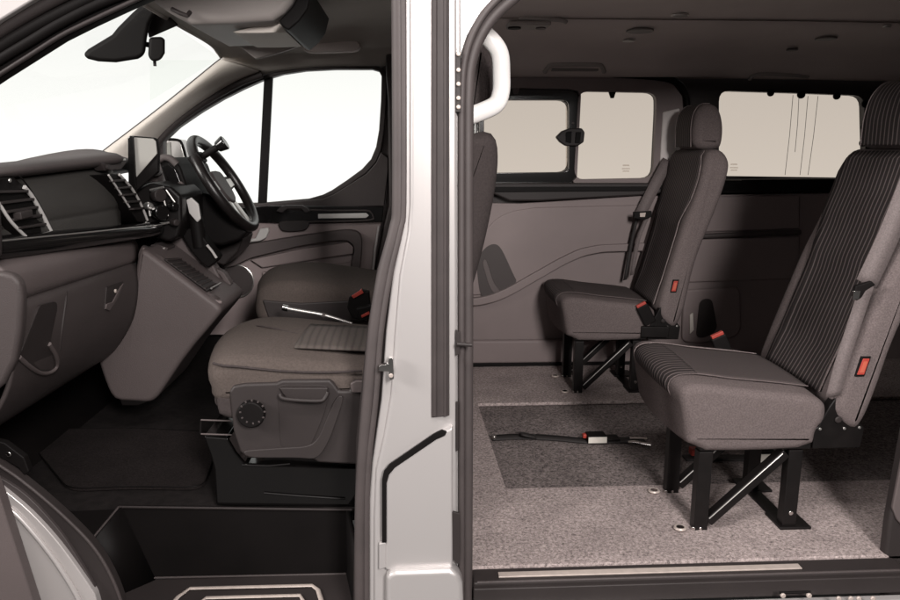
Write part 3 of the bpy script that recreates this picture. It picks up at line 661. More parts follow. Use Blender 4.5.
tube('glovebox_seam', ond([(67,283),(66,300),(62,330),(60,350)], -.008), .003, 'plastic_dark', gd, n=6, smooth=3)
# near end cap
slab('dash_end', [(-30,272),(2,272),(13,275),(20,283),(22,297),(20,330),(15,360),(4,384),(-30,412)], 1.605, .03, 'plastic_mid', dash, bevel=.014, seg=5)
slab('dash_end', [(-30,170),(-8,174),(-4,240),(-4,258),(-30,262)], 1.60, .03, 'plastic_dark', dash, bevel=.008)
# near air vent
Xv = -.925
bm = bmesh.new(); add_slab(bm, onx([(-20,180),(14,177),(24,186),(33,198),(43,215),(50,233),(24,238),(12,226),(0,210),(-20,190)], Xv-.0), (-.05,0,0)); av = obj('air_vent', bm, 'black', dash, bevel=.002)
for q, w in (([(22.5,187),(30,196),(40,213),(49.5,232)],.0055), ([(-6,198),(0,208),(10,222.5),(24,236.5)],.004), ([(23.5,236.5),(36,235),(49.5,232)],.003)):
    tube('vent_trim', [v+Vector((.004,0,0)) for v in onx(q, Xv)], w, 'trim_bright', av, smooth=4, n=10)
for k, (a, b) in enumerate((((-6,192),(25,191)),((-2,203),(31,199)),((4,212),(35,207)),((10,220),(39,215)),((16,228),(43,224)))):
    A2, B2 = PX(*a, Xv+.002), PX(*b, Xv+.002); bar('vent_slat', A2, B2, .018, .006, 'plastic_dark', av, bevel=.001)
bar('vent_tab', PX(17,216,Xv+.012), PX(29,213,Xv+.012), .02, .018, 'plastic_dark', av, bevel=.003)
cyl('vent_button', PX(9,180.5,Xv+.006), (1,0,0), .005, .004, 'satin', av)
tube('panel_seam', [v+Vector((.006,0,0)) for v in onx([(17,176),(26,187),(38,206),(48,226),(52,236)], Xv)], .002, 'black', dash, smooth=3, n=6)
text('airbag_letters', 'AIRBAG', PX(60,229.5,-.928)+Vector((.002,0,0)), (math.pi/2,0,math.pi/2), .011, 'ink', fc)
# centre vent
Xc = -.845
bm = bmesh.new(); add_slab(bm, onx([(107,175),(118,174),(130,188),(140,204),(147,222),(138,222),(128,207),(117,190)], Xc), (-.05,0,0)); cv = obj('air_vent', bm, 'black', dash, bevel=.002)
for q, w in (([(107,175),(117,190),(128,207)],.003), ([(118,174.5),(130,188),(139,203),(146,220)],.004)):
    tube('vent_trim', [v+Vector((.004,0,0)) for v in onx(q, Xc)], w, 'trim_bright', cv, smooth=4, n=10)
for a, b in (((112,181),(123,180)),((117,188),(129,187)),((121,195),(134,194)),((126,202),(138,201)),((131,209),(142,208))):
    bar('vent_slat', PX(*a, Xc+.004), PX(*b, Xc+.004), .016, .006, 'plastic_dark', cv, bevel=.001)
bm = bmesh.new(); add_slab(bm, onx([(100,162),(106,158),(126,158),(127,163),(121,170),(106,171)], -.86), (-.03,0,0)); pb = obj('tweeter_panel', bm, 'plastic_mid', dash, bevel=.004)
cyl('panel_knob', PX(106,167,-.858), (1,0,0), .008, .008, 'plastic_dark', pb)
bar('panel_slot', PX(108,160,-.857), PX(125,159.5,-.857), .006, .006, 'satin', pb, bevel=.001)
# centre stack
stk = slab('centre_stack', [(134,190),(150,182),(170,186),(181,196),(182,222),(178,238),(168,242),(150,236),(140,222)], 2.44, .26, 'steel_black', dash, bevel=.012)
for (a, b, r_, m_) in ((156,195,.022,'plastic_dark'),(158,212,.026,'gloss'),(146,206,.012,'satin'),(171,206,.014,'gloss'),(172,222,.012,'plastic_dark')):
    k_ = cyl('stack_knob', P(a,b,2.425), (.75,-.66,0), r_, .03, m_, stk, .005)
for q, w in (([(150,190),(164,187)],.004),([(148,202),(150,216)],.004),([(152,224),(176,222)],.003),([(166,190),(176,204)],.003),([(163,196),(168,216)],.003),([(141,219),(151,226)],.004)):
    tube('stack_trim', [P(*p,2.42) for p in q], w, 'satin', stk, n=6)
# screen
scr = slab('touch_screen', [(128,137.5),(131,135.5),(154,137.5),(157,140),(158.5,152),(158,172),(137,190),(131,208),(129,206)], 2.38, .02, 'black', dash, bevel=.004)
slab('screen_display', [(134,137.3),(153,138.6),(155.5,141),(157,153.5),(136.5,177)], 2.374, .008, 'screen', scr, bevel=.0005)
slab('screen_side', [(127.5,138),(129.5,135.5),(133,136.2),(134,150),(136,186),(131,205),(128.5,205)], 2.365, .012, 'gloss', scr, bevel=.003)
# console
cs = [(137,264),(140,250),(144,248.5),(149,251.5),(185,278.5),(212,299),(219,304),(223,310),(214,322),(188,352),(164,388),(157,398),(150,402),(135,401),(117,400),(110,392),(104,376),(98,357),(118,334),(131,304)]
con = pad('centre_console', [(p.x, p.z) for p in L(cs, 2.33)], 2.318, 2.64, .016, 'plastic', dash, n=120, rnd=1)
near = [P(a,b,2.36) for a, b in ((142,249.5),(162,262),(188,281.5),(217,303))]
farr = [P(a,b,2.62) for a, b in ((168,240),(185,250),(208,266),(232,284))]
mid1 = [n_.lerp(f_,.25)+Vector((0,0,-.012)) for n_, f_ in zip(near, farr)]
mid2 = [n_.lerp(f_,.75)+Vector((0,0,-.010)) for n_, f_ in zip(near, farr)]
grid('console_top', [[p+Vector((0,-.018,-.034)) for p in near], [p+Vector((0,-.026,-.010)) for p in near]]+[[p+Vector((0,0,.006)) for p in r] for r in (near, mid1, mid2, farr)], 'plastic', con, th=.01, sm=3)
ty = [P(164,258.5,2.335), P(207,290.5,2.335), P(218,285,2.455), P(179,257.5,2.455)]
bm = bmesh.new(); add_slab(bm, ty, (0,0,-.004)); tray = obj('console_tray', bm, 'plastic_dark', con, bevel=.001)
for k in range(9):
    t = (k+.5)/9; a_ = ty[0].lerp(ty[1], t); b_ = ty[3].lerp(ty[2], t)
    bar('tray_rib', a_+Vector((0,0,.001)), b_+Vector((0,0,.001)), .007, .004, 'plastic_mid', tray, bevel=.001)
tube('tray_bar', [ty[1].lerp(ty[2],.05)+Vector((.012,0,.006)), ty[1].lerp(ty[2],.9)+Vector((.012,0,.008))], .0035, 'satin', con, n=8)
slab('console_riser', [(150,246),(168,232),(182,234),(200,248),(215,268),(222,282),(214,284),(190,270),(172,256)], 2.56, .06, 'plastic', con, bevel=.008)
slab('console_socket', [(150,245),(156,244),(168,248),(166,254),(152,251)], 2.45, .08, 'plastic_mid', con, bevel=.003)
cyl('socket_cap', P(154,247.5,2.447), (.6,-.7,.3), .007, .006, 'black', con)
bar('socket_port', P(160,249,2.447), P(165,248,2.447), .006, .006, 'satin', con, bevel=.001)
slab('cup_bracket', [(208,277),(217,269),(224,273),(231,284),(229,289),(222,288),(215,280)], 2.57, .04, 'plastic', con, bevel=.003, holes=[[(215,277),(219,274),(223,280),(220,282)]])
slab('console_foot', [(116,392),(150,396),(146,403),(138,406),(122,406)], 2.325, .2, 'black', con, bevel=.004)
tube('console_rim', [P(a,b,2.345) for a, b in ((143,249),(162,261.5),(188,281),(212,299.5),(222,302.5))], .006, 'trim_grey', con, smooth=4, n=8)
# instrument binnacle
bn = slab('instrument_binnacle', [(158,160),(163,157),(172,159),(180,166),(186,184),(190,200),(188,212),(180,215),(172,205),(166,184)], 2.60, .36, 'black', dash, bevel=.012)
ptube('binnacle_hood', [(157,161,2.595),(164,157.5,2.595),(171,159,2.595),(177,164.5,2.595)], .012, 'pad', bn, smooth=4)
slab('instrument_glass', [(162,166),(168,164),(175,169),(181,183),(176,186),(169,183)], 2.592, .01, 'gloss', bn, bevel=.003)
slab('binnacle_side', [(170,186),(181,181),(186,188),(187,196),(181,200),(175,196)], 2.588, .012, 'plastic', bn, bevel=.004)
# steering column and knee panel
slab('column_shroud', [(190,196),(196,192),(206,193),(222,206),(240,224),(248,232),(240,240),(222,246),(206,244),(196,226)], 2.70, .14, 'black', dash, bevel=.02)
slab('knee_panel', [(186,200),(202,210),(225,226),(243,238),(238,252),(224,266),(212,262),(204,246),(192,228)], 2.86, .2, 'plastic_dark', dash, bevel=.01)

# ================================================================== STEERING WHEEL
cw = Vector((-.695,2.76,.868)); upv = Vector((-.512,0,.859)).normalized(); nv = Vector((.859,0,.512)).normalized(); yv = Vector((0,1,0)); R = .183
whl = thing('steering_wheel', 'black steering wheel with a spinner knob and silver spokes before the far window', 'steering wheel', tuple(cw))
ring = [cw + yv*math.cos(t)*R + upv*math.sin(t)*R for t in [2*math.pi*i/64 for i in range(64)]]
bm = bmesh.new(); add_tube(bm, ring, .0185, 16, closed=True, up=tuple(nv)); obj('rim', bm, 'leather', whl)
def wp(u, v, w=0): return cw + yv*u + upv*v + nv*w
bm = bmesh.new(); add_slab(bm, ch([wp(*p) for p in ((-.075,.045),(-.05,.06),(.05,.06),(.075,.045),(.07,-.03),(.04,-.075),(-.04,-.075),(-.07,-.03))],1), -nv*.05); obj('hub', bm, 'plastic_mid', whl, bevel=.012)
for s in (-1, 1):
    bm = bmesh.new(); add_slab(bm, [wp(s*.06,.035,-.01), wp(s*.175,.03,-.006), wp(s*.176,-.012,-.006), wp(s*.06,-.03,-.01)], -nv*.016); o_ = obj('spoke', bm, 'plastic_dark', whl, bevel=.004)
    bm = bmesh.new(); add_slab(bm, [wp(s*.075,.02,-.004), wp(s*.135,.02,0), wp(s*.135,-.012,0), wp(s*.075,-.018,-.004)], -nv*.008); obj('spoke_buttons', bm, 'satin', o_, bevel=.003)
    bm = bmesh.new(); add_slab(bm, [wp(s*.012,-.06,-.008), wp(s*.04,-.06,-.008), wp(s*.062,-.172,-.004), wp(s*.032,-.178,-.004)], -nv*.014); obj('spoke', bm, 'satin', whl, bevel=.003)
kp = wp(-.13,.105)
sk = tube('spinner_knob', [kp+nv*.0, kp+nv*.045, kp+nv*.085], .012, 'black', whl, n=12)
bm = bmesh.new(); add_cyl(bm, kp+nv*.08, nv, .018, .036, 20, .027); obj('knob_head', bm, 'gloss', sk, bevel=.006)
bm = bmesh.new(); add_box(bm, (-.022,-.03,-.02), (.022,.03,.02))
for v in bm.verts: v.co = kp + nv*v.co.x + yv*v.co.y + upv*v.co.z
obj('knob_clamp', bm, 'black', sk, bevel=.006)

# ================================================================== GEAR LEVER
gl_ = thing('gear_lever', 'black gear lever with silver topped grip on the sloping console', 'gear lever', tuple(P(205,262,2.52)))
slab('gate', [(180,233),(189,228),(197,229),(208,243),(219,257),(216,262),(208,268),(200,262),(190,250)], 2.52, .06, 'black', gl_, bevel=.006)
tube('gate_strip', [P(207,245,2.508), P(212,251,2.508), P(216.5,258,2.508)], .009, 'trim_bright', gl_, n=8, flat=.5)
kn = tube('grip', [P(200,247,2.535), P(198,234,2.535), P(196,220,2.535), P(192,208,2.535), P(188,200,2.535)], .024, 'black', gl_, smooth=5, n=14, taper=None)
slab('grip_face', [(186,200),(191,197.5),(198,204),(200.5,219),(197,222.5),(189,213)], 2.50, .012, 'trim_bright', gl_, bevel=.003)

# ================================================================== MIRROR, SENSOR HOUSING, VISOR
sh = thing('sensor_housing', 'black wedge shaped camera housing at the top of the windscreen', 'sensor housing', tuple(P(150,5,2.45)))
slab('cover', [(82,55),(88,49),(112,34.5),(118,27),(132,13),(143,3),(151,5),(158,10),(150,24),(147,38),(145,55),(138,59),(116,62.5),(98,61.5),(88,59)], 2.36, Vector(ray(140,40)).normalized()*.2, 'black', sh, bevel=.02, seg=4)
slab('bracket', [(143,1),(153,4),(165,12),(179,25),(165,31),(149,38),(147,26)], 2.42, Vector(ray(160,20)).normalized()*.12, 'plastic_dark', sh, bevel=.005)
rm = thing('rear_view_mirror', 'small dark rear view mirror with dip tab beside the wedge housing', 'mirror', tuple(P(156,38,2.46)))
slab('mirror_body', [(149,37),(163,36.5),(165,40),(165,53),(161,60),(153,62),(148,57)], 2.36, Vector(ray(158,47)).normalized()*.20, 'black', rm, bevel=.01, seg=4)
tube('dip_tab', [P(154.5,60,2.40), P(155,66,2.40)], .005, 'plastic_dark', rm, n=8)
tube('ball_joint', [P(145,44,2.44), P(150,45,2.44)], .008, 'black', rm, n=8)
sv = thing('sun_visor', 'grey driver sun visor folded up under the cab roof', 'sun visor', tuple(P(260,45,2.95)))
slab('visor_panel', [(228,37),(287,34),(298,46.5),(275,54),(256,59),(244,50)], 2.93, .02, 'ceil_grey', sv, bevel=.006)
tube('visor_hinge', [P(290,35,2.95), P(302,43,2.95)], .007, 'plastic_dark', sv, n=8)

# ================================================================== FRONT SEATS
def front_seat(label, Y0, w, prof, back, head, grp, side):
    s = thing('front_seat', label, 'seat', ((prof[0][0]+prof[-1][0])/2, Y0+w/2, .066), grp)
    xs = [p[0] for p in prof]; xa, xb = min(xs), max(xs)
    yc = Y0+w/2
    def crown(v):
        t = max(0, 1-((v.y-yc)/(w/2))**2)
        k = (v.x-xa)/(xb-xa)
        bump = (.022 if k < .8 else .012)*t - .012*math.exp(-((v.y-yc)/.08)**2)*0
        zz = v.z + (bump if v.z > prof[1][1]+.03 else 0)
        xx = v.x - (.035*t if k < .25 else 0)
        return (xx, v.y, zz)
    cu = pad('cushion', prof, Y0, Y0+w, .035, 'front_cloth', s, deform=crown, label=None)
    return s, cu
zc0 = .48
prof_p = [(-.49,.40),(-.485,.42),(-.50,.455),(-.47,.495),(-.40,.502),(-.25,.484),(-.10,.466),(.05,.47),(.05,.38),(-.2,.385),(-.46,.38)]
ps, cu = front_seat('grey front seat nearest the camera, round tilt knob on its side trim', 1.70, .47, prof_p, None, None, 'front seats', -1)
# upper cushion welt and ribbed centre
ptube('cushion_piping', [(213,363,1.705),(222,365.5,1.70),(240,367,1.699),(280,371,1.699),(320,372.5,1.699),(362,371,1.699)], .003, 'front_side', cu, smooth=4, n=6)
ptube('cushion_piping', [(250,328,2.0),(262,326,1.94),(298,334,1.9)], .0018, 'front_side', cu, smooth=4, n=6)
rb = []
for x in [-.30+.02*i for i in range(15)]:
    rb.append([Vector((x+.05*(y-1.775), y, .495+.020*max(0,1-((y-1.935)/.235)**2) - .062*(x+.30)+.004)) for y in (1.775,1.80,1.85,1.90,1.95,1.99)])
grid('seat_insert', rb, 'ribbed', cu, th=.004, ang=70)
# lower cushion skirt
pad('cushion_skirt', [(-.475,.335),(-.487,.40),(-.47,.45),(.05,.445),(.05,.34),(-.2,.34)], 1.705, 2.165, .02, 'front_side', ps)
# side trim panel with knob
spn = slab('side_trim', [(229,392),(233,386),(245,384),(276,383),(282,380.5),(330,380),(334,384),(339,391),(350,391),(352,381),(372,380),(372,466),(318,463),(312,459),(285,458.5),(248,459),(240,452),(233,430)], 1.69, .05, 'seat_shell', ps, bevel=.007)
slab('trim_recess', [(277,388),(283,384.5),(326,385),(331,392),(322,420),(311,445),(308,449),(286,448),(280,446),(279,415)], 1.6875, .004, 'plastic_dark', spn, bevel=.001, rnd=1)
slab('trim_foot', [(241,451),(285,448),(308,447),(318,440),(336,396),(345,396),(330,440),(318,460),(300,458),(248,458)], 1.682, .014, 'seat_shell', spn, bevel=.005, rnd=1)
tube('lever_edge', [P(280,394,1.672), P(285,399,1.668), P(318,401,1.668), P(325,398,1.672), P(328,392,1.676)], .005, 'plastic_dark', spn, smooth=4, n=8)
slab('tilt_lever', [(279,388),(328,388),(327,397),(318,401),(286,399)], 1.674, .012, 'plastic_dark', spn, bevel=.003)
kb = cyl('tilt_knob', P(252.5,412,1.687), (0,-1,0), .033, .024, 'black', spn, .005, n=36)
for k in range(12):
    a = 2*math.pi*k/12; bar('knob_grip', P(252.5,412,1.664)+Vector((math.cos(a)*.026,0,math.sin(a)*.026)), P(252.5,412,1.664)+Vector((math.cos(a)*.031,0,math.sin(a)*.031)), .004, .003, 'plastic_mid', kb, up=(0,1,0), bevel=.0005)
slab('belt_bracket', [(350,384),(356,381),(372,381),(372,393),(352,393)], 1.682, .01, 'plastic', spn, bevel=.003)
# black steel plinth
pb_ = slab('seat_base', [(203,436),(228,438),(236,452),(246,464),(372,468),(372,508),(216,506),(214,470),(210,455)], 1.79, .40, 'gloss_base', ps, bevel=.006)
ptube('base_crease', [(242,465,1.787),(268,466,1.787),(290,464,1.787)], .0022, 'steel_black', pb_, n=6)
ptube('base_crease', [(264,493,1.787),(300,496,1.787),(345,499,1.787)], .0022, 'steel_black', pb_, n=6)
for yy in (420, 434):
    ptube('slide_rail', [(201,yy,1.785),(232,yy+1,1.785)], .0022, 'plastic', pb_, n=8)
ptube('slide_rail', [(201,420,1.79),(200.5,434,1.79)], .003, 'steel_black', pb_, n=8)
ptube('slide_handle', [(226,406,1.80),(218,404,1.80),(216.5,398,1.80),(221,394,1.80)], .0045, 'plastic', ps, smooth=4, n=8)
# backrest leaning behind the pillar
bk_p = [(-.06,.46),(-.02,.44),(.06,.46),(.125,.60),(.17,.76),(.20,.92),(.202,1.0),(.188,1.03),(.16,1.035),(.12,1.02),(.09,.94),(.04,.78),(-.02,.62)]
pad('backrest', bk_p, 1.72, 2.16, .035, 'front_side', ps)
pad('headrest', [(.115,1.07),(.12,1.18),(.14,1.24),(.175,1.25),(.20,1.22),(.205,1.12),(.195,1.07),(.16,1.055)], 1.82, 2.06, .03, 'fabric_dark', ps)
for y in (1.89, 1.99): tube('headrest_post', [(.165,y,1.0), (.162,y,1.08)], .006, 'chrome', ps, n=8)

prof_d = [(-.53,.44),(-.535,.48),(-.525,.535),(-.49,.565),(-.40,.575),(-.25,.553),(-.10,.53),(.05,.53),(.05,.42),(-.2,.43),(-.48,.425)]
prof_d = [(x, z-.02) for x, z in prof_d]
ds, cu2 = front_seat('grey driver seat beyond the handbrake, half hidden by the door pillar', 2.44, .47, prof_d, None, None, 'front seats', 1)
pad('cushion_skirt', [(-.50,.36),(-.525,.42),(-.52,.47),(.05,.46),(.05,.36)], 2.445, 2.90, .02, 'front_side', ds)
pad('backrest', [(-.10,.50),(-.04,.47),(.02,.50),(.08,.7),(.13,.9),(.15,1.0),(.12,1.04),(.06,1.03),(.02,.9),(-.05,.68)], 2.46, 2.90, .035, 'front_side', ds)
pad('headrest', [(.05,1.07),(.055,1.18),(.08,1.22),(.115,1.23),(.14,1.20),(.14,1.08),(.10,1.06)], 2.56, 2.80, .03, 'fabric_dark', ds)
slab('seat_base', [(255,300),(380,302),(380,345),(262,338)], 2.50, .36, 'black', ds, bevel=.006)
slab('side_trim', [(262,300),(300,303),(368,300),(368,322),(300,322),(268,318)], 2.435, .03, 'plastic_dark', ds, bevel=.006)
bs = slab('belt_buckle', [(349,297),(360,290),(369,292),(371,312),(364,322),(352,318),(347,308)], 2.36, .03, 'black', ds, bevel=.004)
slab('buckle_button', [(351.5,296),(361.5,289.5),(363.5,293),(353.5,298.5)], 2.355, .02, 'red', bs, bevel=.001)
bs2 = slab('belt_buckle', [(356,309),(372,305),(372,318),(360,322)], 2.30, .03, 'black', ps, bevel=.004)
slab('buckle_button', [(361,315.5),(369,311.5),(370,314),(362,318)], 2.295, .02, 'red', bs2, bevel=.001)

# handbrake
hb = thing('handbrake', 'slim handbrake lever with a bright silver end between the front seats', 'handbrake', tuple(P(350,322,2.30)))
ptube('lever', [(284,308,2.28),(300,311,2.28),(325,315.5,2.28),(352,324,2.28)], .006, 'satin', hb, smooth=3, n=10)
ptube('lever_button', [(282.5,307.5,2.28),(288,308.7,2.28)], .010, 'chrome', hb, n=12)
ptube('lever_collar', [(322,315,2.28),(325,316,2.28)], .009, 'plastic', hb, n=12)

# floor mat
fm = thing('floor_mat', 'black pile mat lying on the cab floor before the front seat', 'floor mat', tuple(PZ(150,460,.07)))
mo = rpoly([PZ(a,b,.078) for a, b in ((68,489),(125,486.5),(203,487.5),(212,462),(216,432),(130,428),(20,430))], .05)
bm = bmesh.new(); add_slab(bm, mo, (0,0,-.010)); mt = obj('pile', bm, 'mat', fm, bevel=.003)
bm = bmesh.new(); add_tube(bm, mo, .0022, 8, closed=True); obj('binding', bm, 'black', mt)

# ================================================================== REAR SEATS
def rear_seat(label, dx, dy, buckle_near, lean=0.0):
    D = Vector((dx, dy, 0))
    s = thing('passenger_seat', label, 'seat', (.88+dx, 1.95+dy, 0), 'rear passenger seats')
    def T(p): return Vector(p)+Vector((dx,0,0))
    Y0, Y1 = 1.73+dy, 2.17+dy; yc = (Y0+Y1)/2; hw = (Y1-Y0)/2
    def cdef(v):
        t = max(0, 1-((v.y-yc)/hw)**2); x, y, z = v
        if z > .33:
            z += .010*t + .006*(v.y-Y0)/(Y1-Y0)
        if x < .72+dx: x -= .022*t
        # the rear narrows under the backrest bracket
        return (x, y, z)
    cp_ = [(.708,.226),(.690,.32),(.676,.374),(.684,.398),(.712,.407),(.76,.402),(.84,.390),(.95,.378),(1.02,.370),(1.055,.352),(1.062,.325),(1.055,.296),(1.04,.283),(1.035,.228),(.87,.222)]
    cu = pad('cushion', [(x+dx, z) for x, z in cp_], Y0, Y1, .022, 'fabric', s, n=96, deform=cdef, rnd=1)
    # centre panel of the cushion
    top = [(.700,.30),(.686,.345),(.676,.374),(.682,.394),(.700,.405),(.73,.408),(.78,.402),(.84,.393),(.95,.381),(1.04,.369)]
    top = cr([Vector((x,0,z)) for x, z in top], 4)
    rows = []
    for p in top:
        rows.append([])
        for y in [yc-.15+.30*i/12 for i in range(13)]:
            v = Vector(cdef(Vector((p.x+dx, y, p.z)))); nn = .0016
            rows[-1].append(v+Vector((-nn if p.z < .395 and p.x < .70 else 0, 0, nn if p.x > .68 else 0)))
    cut = next(i for i, p in enumerate(top) if p.x > .735)
    grid('striped_nose', rows[:cut+1], 'stripe', cu, th=.001, ang=80)
    grid('centre_panel', rows[cut:], 'panel_rib', cu, th=.001, ang=80)
    for y in (0, 12): tube('seam', [r[y]+Vector((0,0,.0005)) for r in rows], .0016, 'piping' if y else 'fabric', cu, n=6)
    # backrest
    bf = [(1.07,.335),(1.10,.44),(1.135,.547),(1.185,.70),(1.222,.78),(1.255,.88),(1.275,.965),(1.30,.995)]
    br = [(1.345,.992),(1.372,.95),(1.365,.90),(1.325,.78),(1.225,.55),(1.185,.36),(1.155,.275),(1.12,.28)]
    def fx(z):
        for (xa, za), (xb, zb) in zip(bf, bf[1:]):
            if za <= z <= zb: return xa+(xb-xa)*(z-za)/(zb-za)
        return bf[-1][0]
    def bdef(v):
        x, y, z = v
        q = abs(v.y-yc)/hw
        if z > .86:                           # shoulders taper in
            k = (z-.86)/.14; y = yc+(y-yc)*(1-.10*k*k)
        if x-dx < fx(min(max(z,.34),.99))+.05 and .36 < z < .80:   # bolsters stand forward of the middle
            k = min(1, (.80-z)/.15)*min(1, (z-.36)/.1)
            x += .020*k*max(0, 1-(q/.72)**6)
        return (x - lean*max(0, z-.36), y, z)
    bk = pad('backrest', [(x+dx, z) for x, z in bf+br], Y0, Y1, .028, 'fabric', s, n=110, deform=bdef, mid=12)
    rows = []
    for i in range(33):
        z = .36+(.985-.36)*i/32
        w_ = .150 if z < .70 else .150+.040*min(1,(z-.70)/.12)
        if z > .93: w_ -= .02*((z-.93)/.055)
        row = []
        for j in range(15):
            y = yc-w_+2*w_*j/14
            v = Vector(bdef(Vector((fx(z)+dx, y, z))))
            row.append(v+Vector((-.005,0,.002)))
        rows.append(row)
    cpn = grid('centre_panel', rows, 'stripe', bk, th=.003, ang=80)
    for j in (0, 14): tube('seam', [r[j] for r in rows], .0016, 'piping', bk, n=6)
    for zi in (4, 18): tube('seam', [v+Vector((-.001,0,0)) for v in rows[zi]], .0022, 'fabric_dark', bk, n=6)
    # headrest
    hp = [(1.262,1.005),(1.262,1.09),(1.275,1.15),(1.305,1.185),(1.345,1.187),(1.375,1.165),(1.387,1.10),(1.382,1.03),(1.365,1.003)]
    hdz = -.012
    def hdef(v):
        k = max(0, (v.z-1.06)/.12); return (v.x - lean*(v.z-.36), yc+(v.y-yc)*(1-.13*k*k), v.z)
    hr_ = pad('headrest', [(x+dx, z+hdz) for x, z in hp], yc-.122, yc+.122, .032, 'fabric', s, deform=hdef)
    hf = cr([Vector((x,0,z+hdz)) for x, z in ((1.262,1.012),(1.262,1.05),(1.263,1.09),(1.275,1.145),(1.305,1.180),(1.345,1.185))],4)
    rows = [[Vector(hdef(Vector((p.x+dx, yc-.088+.176*j/10, p.z))))+Vector((-.004,0,.003)) for j in range(11)] for p in hf]
    grid('headrest_panel', rows, 'stripe', hr_, th=.003, ang=80)
    for j in (0, 10): tube('seam', [r[j] for r in rows], .0016, 'piping', hr_, n=6)
    for y in (yc-.05, yc+.05): tube('headrest_post', [(1.325+dx-lean*.6,y,.96),(1.33+dx-lean*.65,y,1.03)], .007, 'steel_black', s, n=8)
    # leg frame
    yn, yf = 1.757+dy, 1.972+dy
    box('frame_rail', (.735+dx,yn-.018,.226), (1.03+dx,yn+.018,.25), 'steel_black', s)
    box('frame_rail', (.735+dx,yf-.018,.226), (1.03+dx,yf+.018,.25), 'steel_black', s)
    for y in (yn, yf):
        l1 = box('leg', (.735+dx,y-.016,.0), (.772+dx,y+.016,.222), 'steel_black', s, .002)
        for k in (-.035, .0, .018):
            cyl('floor_bolt', (.735+dx+k,y-.01,.0), (0,0,1), .011 if k < 0 else .007, .010, 'chrome', l1, .002, n=12)
        tube('floor_eye', [Vector((.70+dx+.014*math.cos(a), y-.01+.012*math.sin(a), .006)) for a in [2*math.pi*i/12 for i in range(12)]], .004, 'steel', l1, n=6, closed=True)
        l2 = box('leg', (.975+dx,y-.016,.008), (1.012+dx,y+.016,.222), 'steel_black', s, .002)
        bm = bmesh.new(); add_slab(bm, [Vector((.965+dx,y-.026,0)),Vector((1.05+dx,y-.026,0)),Vector((1.05+dx,y+.06,0)),Vector((.965+dx,y+.06,0))], (0,0,.008)); obj('foot_plate', bm, 'steel_black', l2, bevel=.002)
        cyl('leg_bolt', (.994+dx,y-.016,.045), (0,-1,0), .006, .004, 'chrome', l2, .001, n=12)
        b1 = bar('brace', (.775+dx,y,.02), (.97+dx,y,.212), .026, .028, 'steel_black', s, up=(0,1,0))
        tube('brace_highlight', [(.775+dx,y-.0145,.033), (.958+dx,y-.0145,.213)], .0016, 'satin', b1, n=6)  # thin satin line drawn as the highlight along the black brace
    box('foot_bar', (.972+dx,yn+.02,.0), (1.012+dx,yf-.027,.007), 'steel_black', s, .002)
    # recliner bracket
    ys = Y0+.012
    bm = bmesh.new(); add_slab(bm, [Vector((1.045+dx,ys,.285)),Vector((1.065+dx,ys,.33)),Vector((1.085+dx,ys,.365)),Vector((1.105+dx,ys,.355)),Vector((1.17+dx,ys,.278)),Vector((1.165+dx,ys,.225)),Vector((1.036+dx,ys,.225)),Vector((1.036+dx,ys,.28))], (0,.03,0)); bk_ = obj('recliner_bracket', bm, 'steel_black', s, bevel=.003)
    cyl('bracket_bolt', (1.095+dx,ys,.305), (0,-1,0), .009, .006, 'plastic_dark', bk_, .003)
    for q in ((1.05,.28),(1.115,.28),(1.155,.282)): cyl('bracket_rivet', (q[0]+dx,ys,q[1]), (0,-1,0), .004, .003, 'satin', bk_, .001, n=10)
    # red tag on the side of the backrest
    bm = bmesh.new(); add_slab(bm, [T((x-lean*max(0,z-.36), Y0-.004, z)) for x, z in ((1.118,.425),(1.143,.425),(1.155,.478),(1.130,.478))], (0,.008,0)); tg = obj('red_tag', bm, 'black', s, bevel=.002)
    bm = bmesh.new(); add_slab(bm, [T((x-lean*max(0,z-.36), Y0-.006, z)) for x, z in ((1.122,.431),(1.140,.431),(1.150,.473),(1.133,.473))], (0,.004,0)); tg2 = obj('tag_face', bm, 'red', tg, bevel=.001)
    bm = bmesh.new(); add_slab(bm, [T((x-lean*max(0,z-.36), Y0-.0068, z)) for x, z in ((1.127,.437),(1.138,.437),(1.145,.466),(1.135,.466))], (0,.002,0)); obj('tag_print', bm, 'red_pale', tg2)
    # belt buckle
    if buckle_near:
        b0, b1 = T((1.035, Y0-.012, .30)), T((.995, Y0-.012, .375))
    else:
        b0, b1 = T((.99, Y1+.02, .34)), T((.955, Y1+.02, .415))
    st = bar('belt_buckle', b0, b1, .05, .022, 'black', s, up=(1,0,0) if False else (0,1,0), bevel=.005)
    d = (b1-b0).normalized()
    bar('buckle_button', b1-d*.004, b1+d*.010, .040, .014, 'red', st, up=(0,1,0), bevel=.002)
    if buckle_near: bar('buckle_mount', T((1.0,Y0-.004,.265)), T((1.115,Y0-.004,.262)), .02, .045, 'steel_black', s, up=(0,0,1))
    return s
rear_seat('striped rear seat nearest the open sliding door, black legs on pale carpet', 0, 0, False)
rear_seat('striped rear seat against the far side wall, red buckle at its cushion corner', -.078, 1.125, True, .075)

